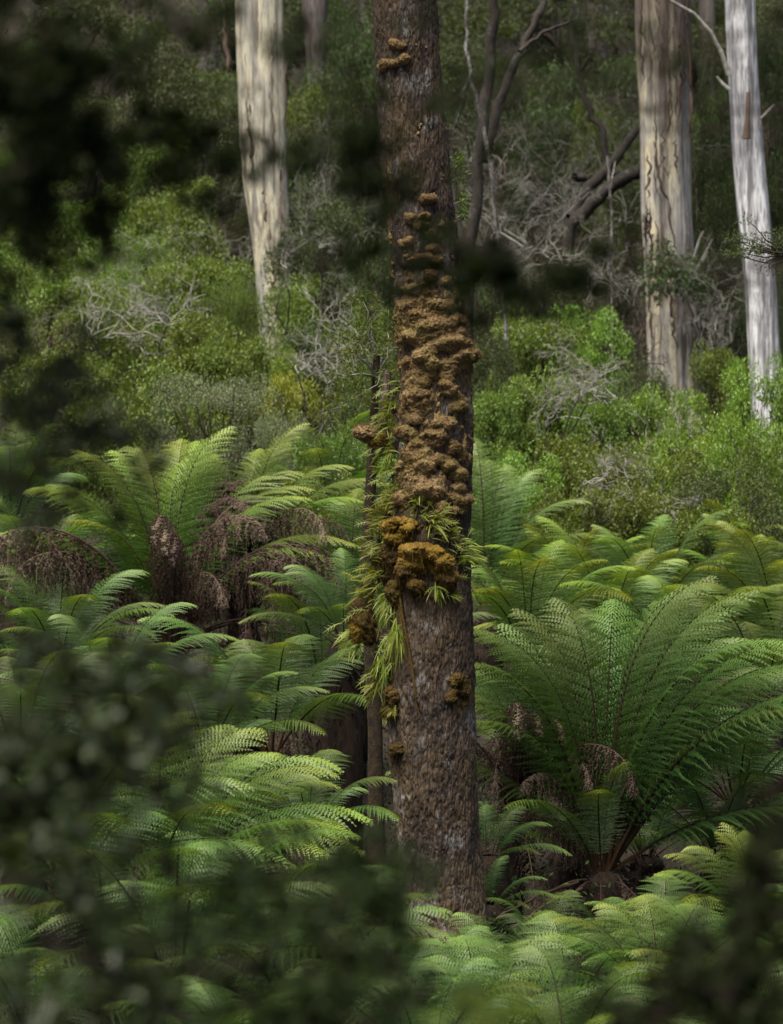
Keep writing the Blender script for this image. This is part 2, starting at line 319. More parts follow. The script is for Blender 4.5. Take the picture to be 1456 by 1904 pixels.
# ------------------------------------------------------------------ fern fronds
def frond_mesh(th0, th1, seed, L=1.0, wid=.19, npin=38, pw=1.5, dead=0., mats=('frond', 'stipe'), lean=0., lacy=False):
    rng = np.random.default_rng(seed); mb = MB()
    ns = 60; s = np.linspace(0, 1, ns); th = np.radians(th0+(th1-th0)*s**pw)
    d = np.stack([np.sin(th), np.zeros(ns), np.cos(th)], 1)*(L/(ns-1))
    pts = np.concatenate([[[0, 0, 0]], np.cumsum(d[:-1], 0)])
    pts[:, 1] += lean*s**2*L
    tube(mb, pts[::3], np.linspace(.0075, .0012, len(pts[::3]))*L, 5, 1)
    sp = np.linspace(.18, .995, npin)
    if dead: sp = np.clip(sp+rng.normal(size=npin)*.008, .1, .995)
    gap = (sp[1]-sp[0])*L
    for i in range(npin):
        q = sp[i]; k = min(int(q*(ns-1)), ns-2); p = pts[k]+(pts[k+1]-pts[k])*(q*(ns-1)-k)
        a = math.radians(th0+(th1-th0)*q**pw); T = np.array([sin(a), 0, cos(a)]); Nn = np.array([-cos(a), 0, sin(a)])
        u_ = (q-.18)/.82
        ln = wid*L*min(1, (u_/.28+.28))*min(1, ((1.02-u_)/.42))**.7*(1+.06*rng.normal())
        for sg in (-1, 1):
            if dead and rng.uniform() < .12: continue
            B = np.array([0, sg, 0.]); al = radians(12+32*u_+3*rng.normal())
            D = B*cos(al)+T*sin(al)
            nq = max(4, int(ln/((.0150 if lacy else .0105)*L)))
            u = np.linspace(.03, .98, nq)
            dr = (.10+.22*rng.uniform())
            ax = p+D*ln*u[:, None]-Nn*ln*dr*(u**2)[:, None]+np.array([0, 0, -1])*ln*.10*(u**2)[:, None]
            if dead:
                G = unit(np.array([0, 0, -1.])+.2*rng.normal(size=3)+.25*D); w = (1-(1-u)**2)[:, None]
                ax = p+(D*(1-dead*w)+G*dead*w)*ln*u[:, None]*1.15+rng.normal(size=(nq, 3))*.003*L
                ax[0] = p
            Dl = unit(np.gradient(ax, axis=0))
            E = unit(T-Dl*(Dl@T)[:, None]); bet = radians(22+6*rng.normal())
            NN = unit(np.cross(Dl, E))*np.sign((np.cross(Dl, E)@Nn))[:, None]
            E = E*cos(bet)+NN*sin(bet)
            # midrib
            for s2 in (-1, 1):
                pl = gap*(.62 if lacy else .66 if dead else .54)*np.clip(1.10-u**1.8, .14, 1)*(1+.15*rng.normal(size=nq)) * (1. if not dead else .8)
                dirn = unit(E*s2*.9+Dl*.48+(rng.normal(size=(nq, 3))*(.10 if not dead else .28)))
                tipp = ax+dirn*pl[:, None]-NN*pl[:, None]*.18
                hw = ln/nq*(.30 if lacy else .42)
                b0 = ax-Dl*hw*.75; b1 = ax+Dl*hw*.75
                mid = ax+dirn*pl[:, None]*.55
                V = np.stack([b0, b1, mid+Dl*hw*.75, tipp, mid-Dl*hw*.55], 1)
                base = np.arange(nq)[:, None]*5
                # two quads sharing b0,mid: (b0,b1,m1,m0) and (m0,m1,tip,tip~)
                if (np.cross(b1-b0, tipp-b0)@Nn).mean() < 0:
                    q1 = np.concatenate([base+1, base+0, base+4, base+2], 1)
                else:
                    q1 = np.concatenate([base+0, base+1, base+2, base+4], 1)
                V2 = np.stack([mid+Dl*hw*.75, tipp, tipp-dirn*pl[:, None]*.05-Dl*hw*.1, mid-Dl*hw*.55], 1)
                b4 = np.arange(nq)[:, None]*4
                q2 = np.concatenate([b4+0, b4+1, b4+2, b4+3], 1)
                if (np.cross(tipp-(mid+Dl*hw*.75), (mid-Dl*hw*.55)-tipp)@Nn).mean() < 0: q2 = q2[:, ::-1]
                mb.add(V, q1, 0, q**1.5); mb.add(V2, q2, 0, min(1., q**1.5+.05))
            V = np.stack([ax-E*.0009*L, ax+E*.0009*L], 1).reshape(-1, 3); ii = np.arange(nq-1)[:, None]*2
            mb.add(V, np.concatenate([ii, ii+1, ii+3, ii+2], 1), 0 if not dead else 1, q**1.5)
    return mb.mesh('frond', [M[mats[0]], M[mats[1]]], smooth=False)
FV = {}
def frond_variant(kind, cool, lacy=False):
    # kinds: upright, arch, wide, flat
    ang = dict(up=(8, 84, 2.8), arch=(16, 108, 2.1), wide=(30, 118, 1.8), flat=(48, 122, 1.5), young=(3, 30, 2.5))[kind]
    key = (kind, cool, int(RNG.integers(0, 3)), lacy)
    if key not in FV:
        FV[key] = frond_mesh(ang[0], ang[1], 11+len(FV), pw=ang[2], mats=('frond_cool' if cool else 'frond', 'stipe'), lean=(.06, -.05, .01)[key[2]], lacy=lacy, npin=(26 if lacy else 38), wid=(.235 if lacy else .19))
    return FV[key]
def dead_variant(i):
    key = ('dead', i)
    if key not in FV:
        a = [(28, 185, 2.2), (10, 186, 3.2), (50, 175, 1.2), (70, 180, .8)][i]
        FV[key] = frond_mesh(a[0], a[1], 40+i, pw=a[2], wid=.19, npin=60, dead=.9, mats=('dead', 'dead'))
    return FV[key]
def fern(px, py, Y, L, fronds, label, trunk_h=None, cool=False, dead=(), name='tree_fern', group='tree ferns', z=None, jitter=True):
    """px,py: where the fronds leave the crown; fronds: list of (azimuth, kind, scale); dead the same with a variant number"""
    c = P(px, py, Y)
    zb = gz(c[0], Y)
    if c[2]-zb < .15: c[2] = zb+.15
    small = name == 'small_fern'; o = thing(name, label, 'fern' if small else 'tree fern', (c[0], Y, zb), 'small ferns' if small else group); h = c[2]-zb
    mb = MB(); k = 14; zz = np.linspace(-.15, h+.05, k)
    rr = .13+.05*np.sin(np.linspace(0, 3, k)); rr[-1] *= .5
    tube(mb, np.stack([.03*np.sin(zz*2), .02*np.cos(zz*3), zz], 1), rr, 18, rough=.13)
    rg = np.random.default_rng(int(px)+int(py))
    for q in range(90):      # old stipe stubs on the trunk
        a = rg.uniform(0, 2*pi); z0 = rg.uniform(max(-.1, h-1.), h); b = np.array([.12*cos(a), .12*sin(a), z0]); e = b+np.array([cos(a)*.10, sin(a)*.10, rg.uniform(-.28, .12)])
        tube(mb, crook(b, e, 4, .1, rng=rg), [.011, .009, .007, .003], 4)
    link('trunk', mb.mesh('trunk', [M['skirt']]), o)
    for (az, kind, s) in fronds:
        f = link('frond', frond_variant(kind, cool, Y < 25.5), o, (0.05*cos(radians(az)), .05*sin(radians(az)), h))
        j = rg.normal(size=4) if jitter else np.zeros(4)
        f.rotation_euler = (radians(3*j[0]), radians(3.5*j[1]), radians(az+5*j[2])); sc_ = L*s*(1+.05*j[3]); f.scale = (sc_,)*3
    for (az, i, s) in dead:
        f = link('dead_frond', dead_variant(i), o, (0.06*cos(radians(az)), .06*sin(radians(az)), h-.05))
        j = rg.normal(size=3)
        f.rotation_euler = (radians(3*j[0]), radians(4*j[1]), radians(az)); f.scale = (L*s,)*3
    return o
def ring(n, kinds, a0=0, s=(.85, 1.05), seed=0):
    rg = np.random.default_rng(seed+n); out = []
    for i in range(n):
        out.append((a0+360*i/n+rg.normal()*8, kinds[i % len(kinds)], rg.uniform(*s)))
    return out
#@@PART2
# ------------------------------------------------------------------ main mossy tree
TY = 25.0; PXM = F/TY
OUT = np.array([(-300,676,800),(0,690,812),(100,697,818),(200,702,826),(300,709,837),(400,718,846),(500,728,856),(600,737,868),(660,741,874),(700,744,876),(800,742,880),
                (900,737,877),(1000,730,875),(1060,724,875),(1100,722,877),(1200,718,881),(1300,718,884),(1400,723,886),(1500,734,890),(1600,742,896),(1700,738,904),(1760,726,914),(1850,700,935)], float)
def trunk_at(py):
    l, r = np.interp(py, OUT[:, 0], OUT[:, 1]), np.interp(py, OUT[:, 0], OUT[:, 2]); return (l+r)/2, (r-l)/2
def on_trunk(px, py, out=0.):
    c, r = trunk_at(py); s = np.clip((px-c)/r, -1.35, 1.35); R = r/PXM
    q = P(px, py, TY); q[1] = TY-R*math.sqrt(max(0, 1-min(1, s*s)))-out; return q
base = P(815, 1760, TY); base[2] = gz(base[0], TY)-.02
tree = thing('mossy_tree', 'large dark scaly barked trunk covered in brown and orange moss, standing in the centre', 'tree', base)
nz_, nt_ = 1000, 260
py = np.linspace(1840, -420, nz_)[:, None]; th = np.linspace(0, 2*pi, nt_, endpoint=False)[None, :]
cx, r = trunk_at(py); cx, r, zc = (cx-728)/PXM, r/PXM, CZ-(py-952)/PXM
nxx, nyy = np.cos(th), np.sin(th)
a = nxx*.38; b = nyy*.38
lump = .020*fbm(a*5, b*5, zc*2.2, 3)
plate = 1-np.abs(fbm(a*24+.35*perlin(a*9, b*9, zc*9), b*24, zc*5., 3))*2.4
fine = perlin(a*46, b*46, zc*13); fine2 = perlin(a*95, b*95, zc*38)
disp = lump-.014*np.clip(plate, 0, 1)**2+.006*fine+.005*fine2
flare = .045*np.clip((py-1640)/200, 0, 1)**2*(1+.8*np.cos(th*5+1))
rr = r+disp+flare
V = np.stack([cx+rr*nxx, TY+rr*nyy, zc+0*rr], -1)
i = np.arange(nz_-1)[:, None]; j = np.arange(nt_)[None, :]; k = (j+1) % nt_
mb = MB(); mb.add(V, np.stack([i*nt_+j, i*nt_+k, (i+1)*nt_+k, (i+1)*nt_+j], -1))
link('trunk', mb.mesh('trunk', [M['bark']], off=base), tree)

def moss_shell(name, mat, bumps, pyr, amp, thresh, seed, bandw=None, droop=.30, nz=760, nt=300, patch=.05, kdiv=9., vox=.0075, fibre=0):
    py = np.linspace(pyr[1], pyr[0], nz)[:, None]; ph = np.linspace(-1.75, 1.75, nt)[None, :]
    c, r = trunk_at(py); R = r/PXM; zc = CZ-(py-952)/PXM
    px = c+r*np.sin(ph); arc = ph*R
    h = np.zeros((nz, nt))
    wx = .03*fbm(arc*7, zc*7, seed+.3, 3)*PXM; wy = .03*fbm(arc*7, zc*7, seed+9.3, 3)*PXM
    for (bx, by, rx, ry, hh) in bumps:
        bc, br = trunk_at(by); bph = math.asin(np.clip((bx-bc)/br, -1, 1))
        dx = (ph-bph)*r*1.0/rx; dy = (py-by)/ry
        d2 = ((dx+wx/rx*.8)**2+(dy+wy/ry*.8)**2)
        h = np.maximum(h, hh*.95*np.exp(-d2**1.5))
    bil = np.abs(fbm(arc*15, zc*15, seed, 3)); bil2 = np.abs(perlin(arc*38, zc*38, seed+4)); f3 = perlin(arc*80, zc*80, seed)
    band = 0 if bandw is None else np.interp(py, bandw[0], bandw[1])
    crust = patch*(fbm(arc*9, zc*8, seed+2, 4)+band-thresh)
    env = np.clip(h/.05, 0, 1)
    H = h*(1.15-.75*bil)+np.minimum(crust, .024)*(1-.6*env)*np.where(crust > 0, 1.2-bil, 1)+env*(-.016*bil2+.011*f3)+np.where(crust > 0,   .008*f3-.006*bil2, 0)
    H = np.where(h+np.maximum(crust, 0) < .004, np.minimum(H, -.02), H)
    edge = np.clip((1.75-np.abs(ph))/.25, 0, 1); H = H*edge-(1-edge)*.03
    rr = R+H-.006
    V = np.stack([(c-728)/PXM+rr*np.sin(ph), TY-rr*np.cos(ph), zc-droop*np.maximum(H, 0)], -1)
    i = np.arange(nz-1)[:, None]; j = np.arange(nt-1)[None, :]
    Q = np.stack([i*nt+j, i*nt+j+1, (i+1)*nt+j+1, (i+1)*nt+j], -1)
    hv = (H > -.018); keep = (hv[:-1, :-1] | hv[1:, :-1] | hv[:-1, 1:] | hv[1:, 1:])
    mb = MB(); mb.add(V, Q[keep])
    # rounded knobs that make up each cushion
    rk = np.random.default_rng(int(seed)+1); kb = MB(); uu = np.linspace(0, 2*pi, 14, endpoint=False)[None, :]; vv = np.linspace(.05, pi-.05, 9)[:, None]
    S = np.stack([np.sin(vv)*np.cos(uu), np.sin(vv)*np.sin(uu), np.cos(vv)+0*uu], -1); ki = np.arange(8)[:, None]; kj = np.arange(14)[None, :]; kk = (kj+1) % 14
    KQ = np.stack([ki*14+kk, ki*14+kj, (ki+1)*14+kj, (ki+1)*14+kk], -1).reshape(-1, 4); kc = []
    for (bx, by, rx, ry, hh) in bumps:
        for q in range(int(6+rx*ry/kdiv)):
            a_ = rk.uniform(0, 2*pi); rr_ = math.sqrt(rk.uniform()); x_ = bx+rx*.95*rr_*math.cos(a_); y_ = by+ry*.95*rr_*math.sin(a_)
            c_ = on_trunk(x_, y_); tc, tr = trunk_at(y_); nx_ = np.clip((x_-tc)/tr, -1, 1); nrm_ = np.array([nx_, -math.sqrt(max(0, 1-nx_*nx_)), .25])
            r_ = (.014+.036*rk.uniform()**1.8)*(1.25-.5*rr_); c_ = c_+nrm_*(hh*.95*(1-rr_**2.2)-.2*r_); c_[2] -= hh*.10
            o_ = rk.uniform(0, 50, 3); D_ = 1+.34*perlin(S[..., 0]*1.6+o_[0], S[..., 1]*1.6+o_[1], S[..., 2]*1.6+o_[2])+.16*perlin(S[..., 0]*4+o_[1], S[..., 1]*4, S[..., 2]*4)
            kb.add(c_+S*D_[..., None]*r_*[1.15, 1.05, .85], KQ); kc.append((c_, r_))
    # fuse the knobs into continuous cushions, then roughen and fur them
    me = bpy.data.meshes.new('knobs'); tmp = bpy.data.objects.new('knobs', kb.mesh('knobs', [mat])); COL.objects.link(tmp)
    rm = tmp.modifiers.new('r', 'REMESH'); rm.mode = 'VOXEL'; rm.voxel_size = vox; sm = tmp.modifiers.new('s', 'SMOOTH'); sm.factor = .5; sm.iterations = 9
    ev = tmp.evaluated_get(bpy.context.evaluated_depsgraph_get()); em = ev.to_mesh(); nv = len(em.vertices)
    vc = np.empty(nv*3, np.float32); em.vertices.foreach_get('co', vc); vc = vc.reshape(-1, 3).astype(float)
    vn = np.empty(nv*3, np.float32); em.vertices.foreach_get('normal', vn); vn = vn.reshape(-1, 3).astype(float)
    fl = np.array([tuple(p_.vertices) if len(p_.vertices) == 4 else tuple(p_.vertices)+(p_.vertices[-1],) for p_ in em.polygons], int)
    ev.to_mesh_clear(); bpy.data.objects.remove(tmp); bpy.data.meshes.remove(me)
    x_, y_, z_ = vc.T
    dz = .012*perlin(x_*14, y_*14, z_*16)-.016*np.clip(np.abs(perlin(x_*30, y_*30, z_*34+seed))-.02, 0, 1)+.007*perlin(x_*62, y_*62, z_*62)+.004*perlin(x_*120, y_*120, z_*120)+.004
    vc = vc+vn*dz[:, None]; mb.add(vc, fl)
    fz = 1400*len(bumps); kp = rk.integers(0, nv, fz); dd_ = unit(vn[kp]+rk.normal(size=(fz, 3))*.5+[0, 0, .2]); s_ = unit(np.cross(dd_, rk.normal(size=(fz, 3)))); p_ = vc[kp]; l_ = rk.uniform(.003, .013, (fz, 1))
    mb.add(np.stack([p_-s_*.0016, p_+s_*.0016, p_+s_*.0004+dd_*l_, p_-s_*.0004+dd_*l_], 1), np.arange(4*fz).reshape(-1, 4))
    if fibre:     # rootlets hanging from the undersides
        lo = np.argwhere(vn[:, 2] < -.2)[:, 0]; q_ = vc[lo[rk.integers(0, len(lo), fibre)]]
        for b0 in q_: tube(mb, crook(b0, b0+[rk.normal()*.02, rk.normal()*.015-.005, -rk.uniform(.02, .11)], 4, .15, rng=rk), [.0025, .002, .0015, .0008], 3)
    # short fuzz standing off the cushions
    rg = np.random.default_rng(int(seed)); ii = np.argwhere(H > .012); ii = ii[rg.integers(0, len(ii), min(16000, len(ii)))] if len(ii) else ii
    if len(ii):
        p = V[ii[:, 0], ii[:, 1]]; nrm = np.stack([np.sin(ph)[0][ii[:, 1]], -np.cos(ph)[0][ii[:, 1]], np.full(len(ii), .3)], 1)
        d = unit(nrm+rg.normal(size=p.shape)*.7); s = unit(np.cross(d, rg.normal(size=p.shape))); l = rg.uniform(.006, .018, (len(ii), 1))
        VV = np.stack([p-s*.0022, p+s*.0022, p+s*.0006+d*l, p-s*.0006+d*l], 1); mb.add(VV, np.arange(4*len(ii)).reshape(-1, 4))
    link(name, mb.mesh(name, [mat], off=base), tree)
B1 = [(773,592,46,15,.05),(802,607,38,13,.05),(763,628,24,12,.06),(838,640,46,15,.085),(864,661,26,12,.12),(789,666,24,17,.10),(800,680,18,12,.07),(776,716,21,13,.07),(776,742,28,20,.105),(828,684,15,22,.03),
      (836,728,14,12,.04),(852,756,12,10,.045),(756,806,20,14,.055),(805,812,28,13,.06),(822,788,22,12,.05),(778,828,11,6,.045),(841,834,11,13,.045),(752,873,14,26,.045),(789,868,20,11,.05),(768,850,16,9,.04),
      (834,866,14,10,.055),(850,884,19,12,.08),(798,912,32,15,.10),(768,896,18,14,.05),(857,931,20,12,.09),(746,926,16,13,.05),(822,952,18,8,.05),(818,856,9,8,.035),(764,780,10,8,.03),
      (722,127,22,5,.06),(748,118,12,4,.05),(742,92,18,5,.04),(796,375,13,6,.035),(792,488,34,10,.03),(778,545,34,12,.035),(850,618,14,12,.04),(760,570,20,10,.045),(820,575,30,12,.04),(846,600,20,12,.05)]
B1 += [(798,612,56,34,.026),(778,700,30,30,.020),(772,760,28,26,.018),(776,850,30,36,.018),(782,905,42,28,.022),(770,570,36,20,.014)]
rg = np.random.default_rng(61)
B1 = [(a_, b_, c_*.92, d_*.95, e_*(.72 if b_ > 560 else .6)) for a_, b_, c_, d_, e_ in B1]
for _ in range(20):
    y_ = rg.uniform(565, 950); c_, r_ = trunk_at(y_); B1.append((c_+r_*rg.uniform(-.8, .62), y_, rg.uniform(4, 11), rg.uniform(4, 9), rg.uniform(.012, .04)))
for _ in range(9):
    y_ = rg.uniform(380, 560); c_, r_ = trunk_at(y_); B1.append((c_+r_*rg.uniform(-.7, .9), y_, rg.uniform(4, 12), rg.uniform(3, 6), rg.uniform(.006, .016)))
moss_shell('moss', M['moss'], B1, (60, 990), .05, .52, 21., ([60,480,540,590,720,800,880,950,990],[-.06,.14,.48,.76,.46,.34,.44,.34,-.2]))
B2 = [(752,980,30,18,.15),(782,1024,36,16,.19),(820,1048,20,22,.15),(742,1002,20,16,.12),(802,1032,24,16,.15),(770,1046,26,18,.12),(828,1070,14,16,.10)]
moss_shell('orange_moss', M['moss_orange'], B2, (930, 1110), .05, 3., 33., droop=.15, nz=240, fibre=160)
B3 = [(762,1064,22,24,.12),(826,1076,14,20,.10),(775,1090,14,14,.09),(716,1050,14,36,.07),(736,1100,12,22,.05),(735,1030,20,30,.07),(730,1290,14,18,.04),(726,1322,16,12,.035),(738,1390,12,14,.03),(850,1262,14,10,.04),(860,1285,6,22,.035),(840,1290,5,18,.03)]
moss_shell('dark_moss', M['moss_dark'], B3, (960, 1440), .05, .78, 45., ([960,1100,1180,1440],[-.2,-.1,-.2,-.1]), droop=.3, nz=420, fibre=260)
def blob(name, ctr, rad, mat, seed, amp=.28, n=90, parent=tree, off=base, rot=0.):
    u = np.linspace(0, 2*pi, n, endpoint=False)[None, :]; v = np.linspace(.001, pi-.001, n//2)[:, None]
    X = np.stack([np.sin(v)*np.cos(u), np.sin(v)*np.sin(u), np.cos(v)+0*u], -1)
    bl = np.abs(fbm(X[..., 0]*1.8+seed, X[..., 1]*1.8, X[..., 2]*1.8, 4)); f = perlin(X[..., 0]*9, X[..., 1]*9, X[..., 2]*9+seed)
    rr = 1+amp*(.55-1.3*bl)+.07*f+.05*perlin(X[..., 0]*19, X[..., 1]*19, X[..., 2]*19)
    Vv = X*rr[..., None]*np.asarray(rad); Vv[..., 2] += .15*np.abs(Vv[..., 0])*0
    c_, s_ = cos(rot), sin(rot); x_, z_ = Vv[..., 0].copy(), Vv[..., 2].copy(); Vv[..., 0] = c_*x_-s_*z_; Vv[..., 2] = s_*x_+c_*z_
    Vv = Vv+np.asarray(ctr); m = n//2
    i = np.arange(m-1)[:, None]; j = np.arange(n)[None, :]; k = (j+1) % n
    mb = MB(); mb.add(Vv, np.stack([i*n+k, i*n+j, (i+1)*n+j, (i+1)*n+k], -1))
    rg = np.random.default_rng(int(seed)); q = Vv.reshape(-1, 3)[rg.integers(0, n*m, 2600)]; d = unit(q-np.asarray(ctr)+.05*rg.normal(size=q.shape)); s = unit(np.cross(d, rg.normal(size=q.shape))); l = rg.uniform(.008, .028, (len(q), 1))
    mb.add(np.stack([q-s*.002, q+s*.002, q+s*.0005+d*l, q-s*.0005+d*l], 1), np.arange(4*len(q)).reshape(-1, 4))
    return link(name, mb.mesh(name, [mat], off=off), parent)
blob('moss_knob', P(684, 806, 25.0), (.115, .10, .065), M['moss'], 5., rot=radians(-8))
blob('moss_knob', P(704, 818, 25.0), (.09, .09, .085), M['moss_orange'], 6.)
blob('moss_knob', P(675, 1160, 25.0), (.105, .11, .165), M['moss_dark'], 8., rot=radians(20))
blob('moss_knob', P(668, 1122, 25.0), (.06, .06, .05), M['moss'], 9.)
blob('moss_knob', P(664, 1172, 24.95), (.06, .06, .10), M['moss_orange'], 12.)
blob('moss_knob', P(712, 1240, 24.9), (.075, .08, .07), M['moss_dark'], 10.)
blob('moss_knob', P(870, 655, 24.92), (.10, .12, .05), M['moss'], 11., rot=radians(-15))
# the stubs that carry the knobs
for a_, b_, r0, r1 in (((765,838,25),(690,806,25),.075,.05), ((760,1215,25),(680,1165,25),.09,.06), ((712,790,25.05),(722,690,25.2),.045,.03)):
    mb = MB(); tube(mb, crook(P(*a_), P(*b_), 8, .04), np.linspace(r0, r1, 8), 12, rough=.06); link('branch_stub', mb.mesh('branch_stub', [M['bark']], off=base), tree)
for pts, r0 in (([(742,1095),(748,1140),(757,1190),(765,1230),(770,1270),(774,1310),(782,1330)], .013), ([(728,1080),(745,1150),(754,1200),(760,1250)], .008), ([(735,1060),(740,1120),(752,1165)], .007), ([(726,1000),(722,1040),(730,1090)], .007)):
    mb = MB(); p = np.array([on_trunk(x, y, .02) for x, y in pts]); tube(mb, p, np.linspace(r0, r0*.6, len(p)), 7, rough=.1); link('aerial_root', mb.mesh('aerial_root', [M['moss_dark']], off=base), tree)
# leaf sprouts on the upper right side, and the unseen crown above the picture, placed to shade trunk and ferns
rg = np.random.default_rng(5)
for (x, y) in ((850,330),(855,372),(852,400),(845,300)):
    mb = MB(); c0 = P(x+6, y, 25); tube(mb, crook(P(x-14, y+10, 25), c0, 4, .1), [.008, .006, .004, .003], 4, 1); pts, d = clump_points([c0], [.065], 55, rg); leaves(mb, pts, .045, .02, d*.5, .6, 0, rg)
    link('sprout', mb.mesh('sprout', [M['leaf_mid'], M['twig']], smooth=False, off=base), tree)
mb = MB(); br = MB(); tc = P(722, -380, 25)
C = np.array([[rg.normal()*2.4+.2, 24+rg.normal()*2.2, rg.uniform(11.2, 17)] for _ in range(45)])
tube(br, crook(tc-[0,0,.4], [-.5, 25, 16.5], 14, .05), np.linspace(.27, .05, 14), 10)
for c in C:
    s0 = np.array([-.2, 25, rg.uniform(9.8, 13)]); s0[2] = min(s0[2], c[2]-.3); tube(br, crook(s0, c, 7, .12, .05, rg), np.linspace(.06, .01, 7), 5)
pts, d = clump_points(C, np.full((45, 3), [.8, .8, .5]), 9000, rg); leaves(mb, pts, .13, .07, d*.5, .8, 0, rg)
link('crown', mb.mesh('crown', [M['leaf_olive']], smooth=False, off=base), tree); link('limbs', br.mesh('limbs', [M['dark_bark']], off=base), tree)

# ------------------------------------------------------------------ strap ferns on the trunk
def tuft(px, py, label, n=18, L=.24, lean=(-.6, .3), spread=.115, hang=0., rad=.10, dead=0):
    q = on_trunk(px, py, .03); o = thing('strap_fern', label, 'fern', q, 'strap ferns growing on the mossy trunk'); mb = MB()
    rg = np.random.default_rng(px*3+py); c, r = trunk_at(py); sx = np.clip((px-c)/r, -1.2, 1.2)
    for i in range(int(n*1.9)):
        b = q+rg.normal(size=3)*[spread*.45, .03, spread*.75]
        d = unit(np.array([lean[0]+.75*sx*.4, -.35, lean[1]])+rg.normal(size=3)*[.55, .35, .45])
        tube(mb, crook(q+[0, .02, 0], b, 3, .05, rng=rg), [.004, .0035, .002], 3, 1)
        l = L*.66*rg.uniform(.5, 1.2); m = 7; t = np.linspace(0, 1, m)[:, None]
        p = b+d*l*t+np.array([0, 0, -1])*l*(.35+hang)*t**2
        T = unit(np.gradient(p, axis=0)); S = unit(np.cross(T, unit(np.array([rg.normal()*.5, -1, .5+rg.normal()*.5]))))
        w = (.0045+.0032*rg.uniform())*np.sin(np.linspace(.35, pi-.05, m))[:, None]
        VV = np.stack([p-S*w, p+S*w], 1).reshape(-1, 3); ii = np.arange(m-1)[:, None]*2
        mb.add(VV, np.concatenate([ii, ii+1, ii+3, ii+2], 1), 1 if rg.uniform() < dead else 0, np.repeat(t[:, 0], 2)*rg.uniform(.3, 1))
        if rg.uniform() < .45:     # lobed blades: side fingers
            for kk in (2, 3, 4):
                for sg in (-1, 1):
                    e = unit(T[kk]*.8+S[kk]*sg)*l*.28; w2 = T[kk]*.0045
                    mb.add(np.stack([p[kk]-w2, p[kk]+w2, p[kk]+e+w2*.3, p[kk]+e-w2*.3]), [[0, 1, 2, 3]], 0, .6)
    link('blades', mb.mesh('blades', [M['blade'], M['dead']], smooth=False, off=q), o)
T_ = 'yellow-green strap fern '
tuft(740,722, T_+'highest on the left edge of the mossy trunk, few blades', 10, .20)
tuft(733,768, T_+'on the left edge of the trunk just above the moss covered stub', 22, .22)
tuft(722,800, T_+'sprouting over the horizontal moss covered stub', 20, .20, (-.5,.1))
tuft(722,842, T_+'hanging just under the horizontal moss covered stub', 22, .2, (-.7,-.1))
tuft(760,850, 'small '+T_+'among brown moss cushions below the stub', 8, .16, (0,.6))
tuft(730,884, T_+'on the left edge midway between the stub and the orange moss', 20, .22, (-.5,.35))
tuft(738,926, 'dense '+T_+'on the left edge just above the orange moss', 26, .24, (-.35,.55))
tuft(722,962, 'dense '+T_+'on the left edge beside the orange moss', 30, .26, (-.5,.5))
tuft(775,940, T_+'growing upward in front of the trunk, above the orange moss', 18, .2, (.1,.7), .09)
tuft(806,968, T_+'spreading to the right of the upper orange moss clump', 34, .26, (.5,.5), .09)
tuft(838,1000, 'small '+T_+'against bare bark right of the orange moss', 10, .18, (.5,.6), .06)
tuft(858,1030, 'bushy '+T_+'on the right edge of the trunk beside the orange moss', 34, .24, (.75,.5), .08)
tuft(706,1010, T_+'on the left edge level with the lower orange moss', 24, .22, (-.7,.3))
tuft(755,1010, 'few-bladed '+T_+'rooted between the two orange moss clumps', 8, .13, (-.1,.7), .05)
tuft(700,1062, T_+'on the left edge just below the orange moss', 24, .24, (-.8,.2))
tuft(690,1105, T_+'on top of the round mossy burl left of the trunk', 26, .24, (-.7,.3))
tuft(725,1120, 'hanging '+T_+'on dark moss above the thin roots', 20, .2, (-.2,-.5), .08, .5)
tuft(738,1170, 'long drooping '+T_+'beside the thin reddish root', 26, .24, (-.15,-.7), .085, .6)
tuft(662,1185, T_+'with blades fanning out below the mossy burl', 22, .22, (-.7,-.2))
tuft(722,1225, 'drooping '+T_+'under the burl, over the small lower knob', 20, .24, (-.2,-.7), .075, .6)
tuft(700,1268, 'thin '+T_+'lowest on the left edge of the trunk', 16, .22, (-.7,-.2), .08)
tuft(812,1085, 'hanging '+T_+'directly below the orange moss on bare bark', 9, .2, (.25,-.6), .05, .2)
tuft(838,1104, 'little '+T_+'pointing right on bare bark below orange moss', 7, .15, (.9,.1), .03)
tuft(732,1310, 'tiny '+T_+'on bare bark near the foot of the reddish root', 6, .16, (-.2,-.3), .03)
M['mossy_stem'] = plain_mat('mossy_stem', (.016, .011, .008), (.055, .036, .016), 14, bump=1.)
# slim mossy sapling behind the trunk
sb = np.array([(688-728)/F*26.2, 26.2, 0]); sb[2] = gz(*sb[:2]); o = thing('slim_mossy_tree', 'slim mossy stemmed young tree just behind the left side of the big trunk', 'tree', sb)
mb = MB(); p = np.array([P(x, y, 26.2) for x, y in ((704,1760),(702,1600),(700,1480),(697,1350),(692,1240),(684,1120),(682,1010),(688,920),(694,820),(697,740),(700,660))]); p[0, 2] = sb[2]-.2
tube(mb, p, np.interp(np.linspace(0, 1, len(p)), [0, .5, 1], [.085, .06, .03]), 12, rough=.12); link('trunk', mb.mesh('trunk', [M['mossy_stem']], off=sb), o)
rg = np.random.default_rng(77); mb = MB(); br = MB(); C = [P(x, y, 26.2+rg.normal()*.35) for x, y in ((690,640),(660,660),(720,620),(640,700),(700,590),(670,610),(730,650),(715,690),(660,740),(730,700),(640,640),(650,800),(675,560))]
for c in C: tube(br, crook(P(698, 700 if c[2] > 4.6 else 780, 26.2), c, 6, .14, .05, rg), np.linspace(.014, .003, 6), 4)
pts, d = clump_points(C, np.full((len(C), 3), [.17, .17, .10]), 2600, rg); leaves(mb, pts, .045, .018, d*.6, .7, 0, rg)
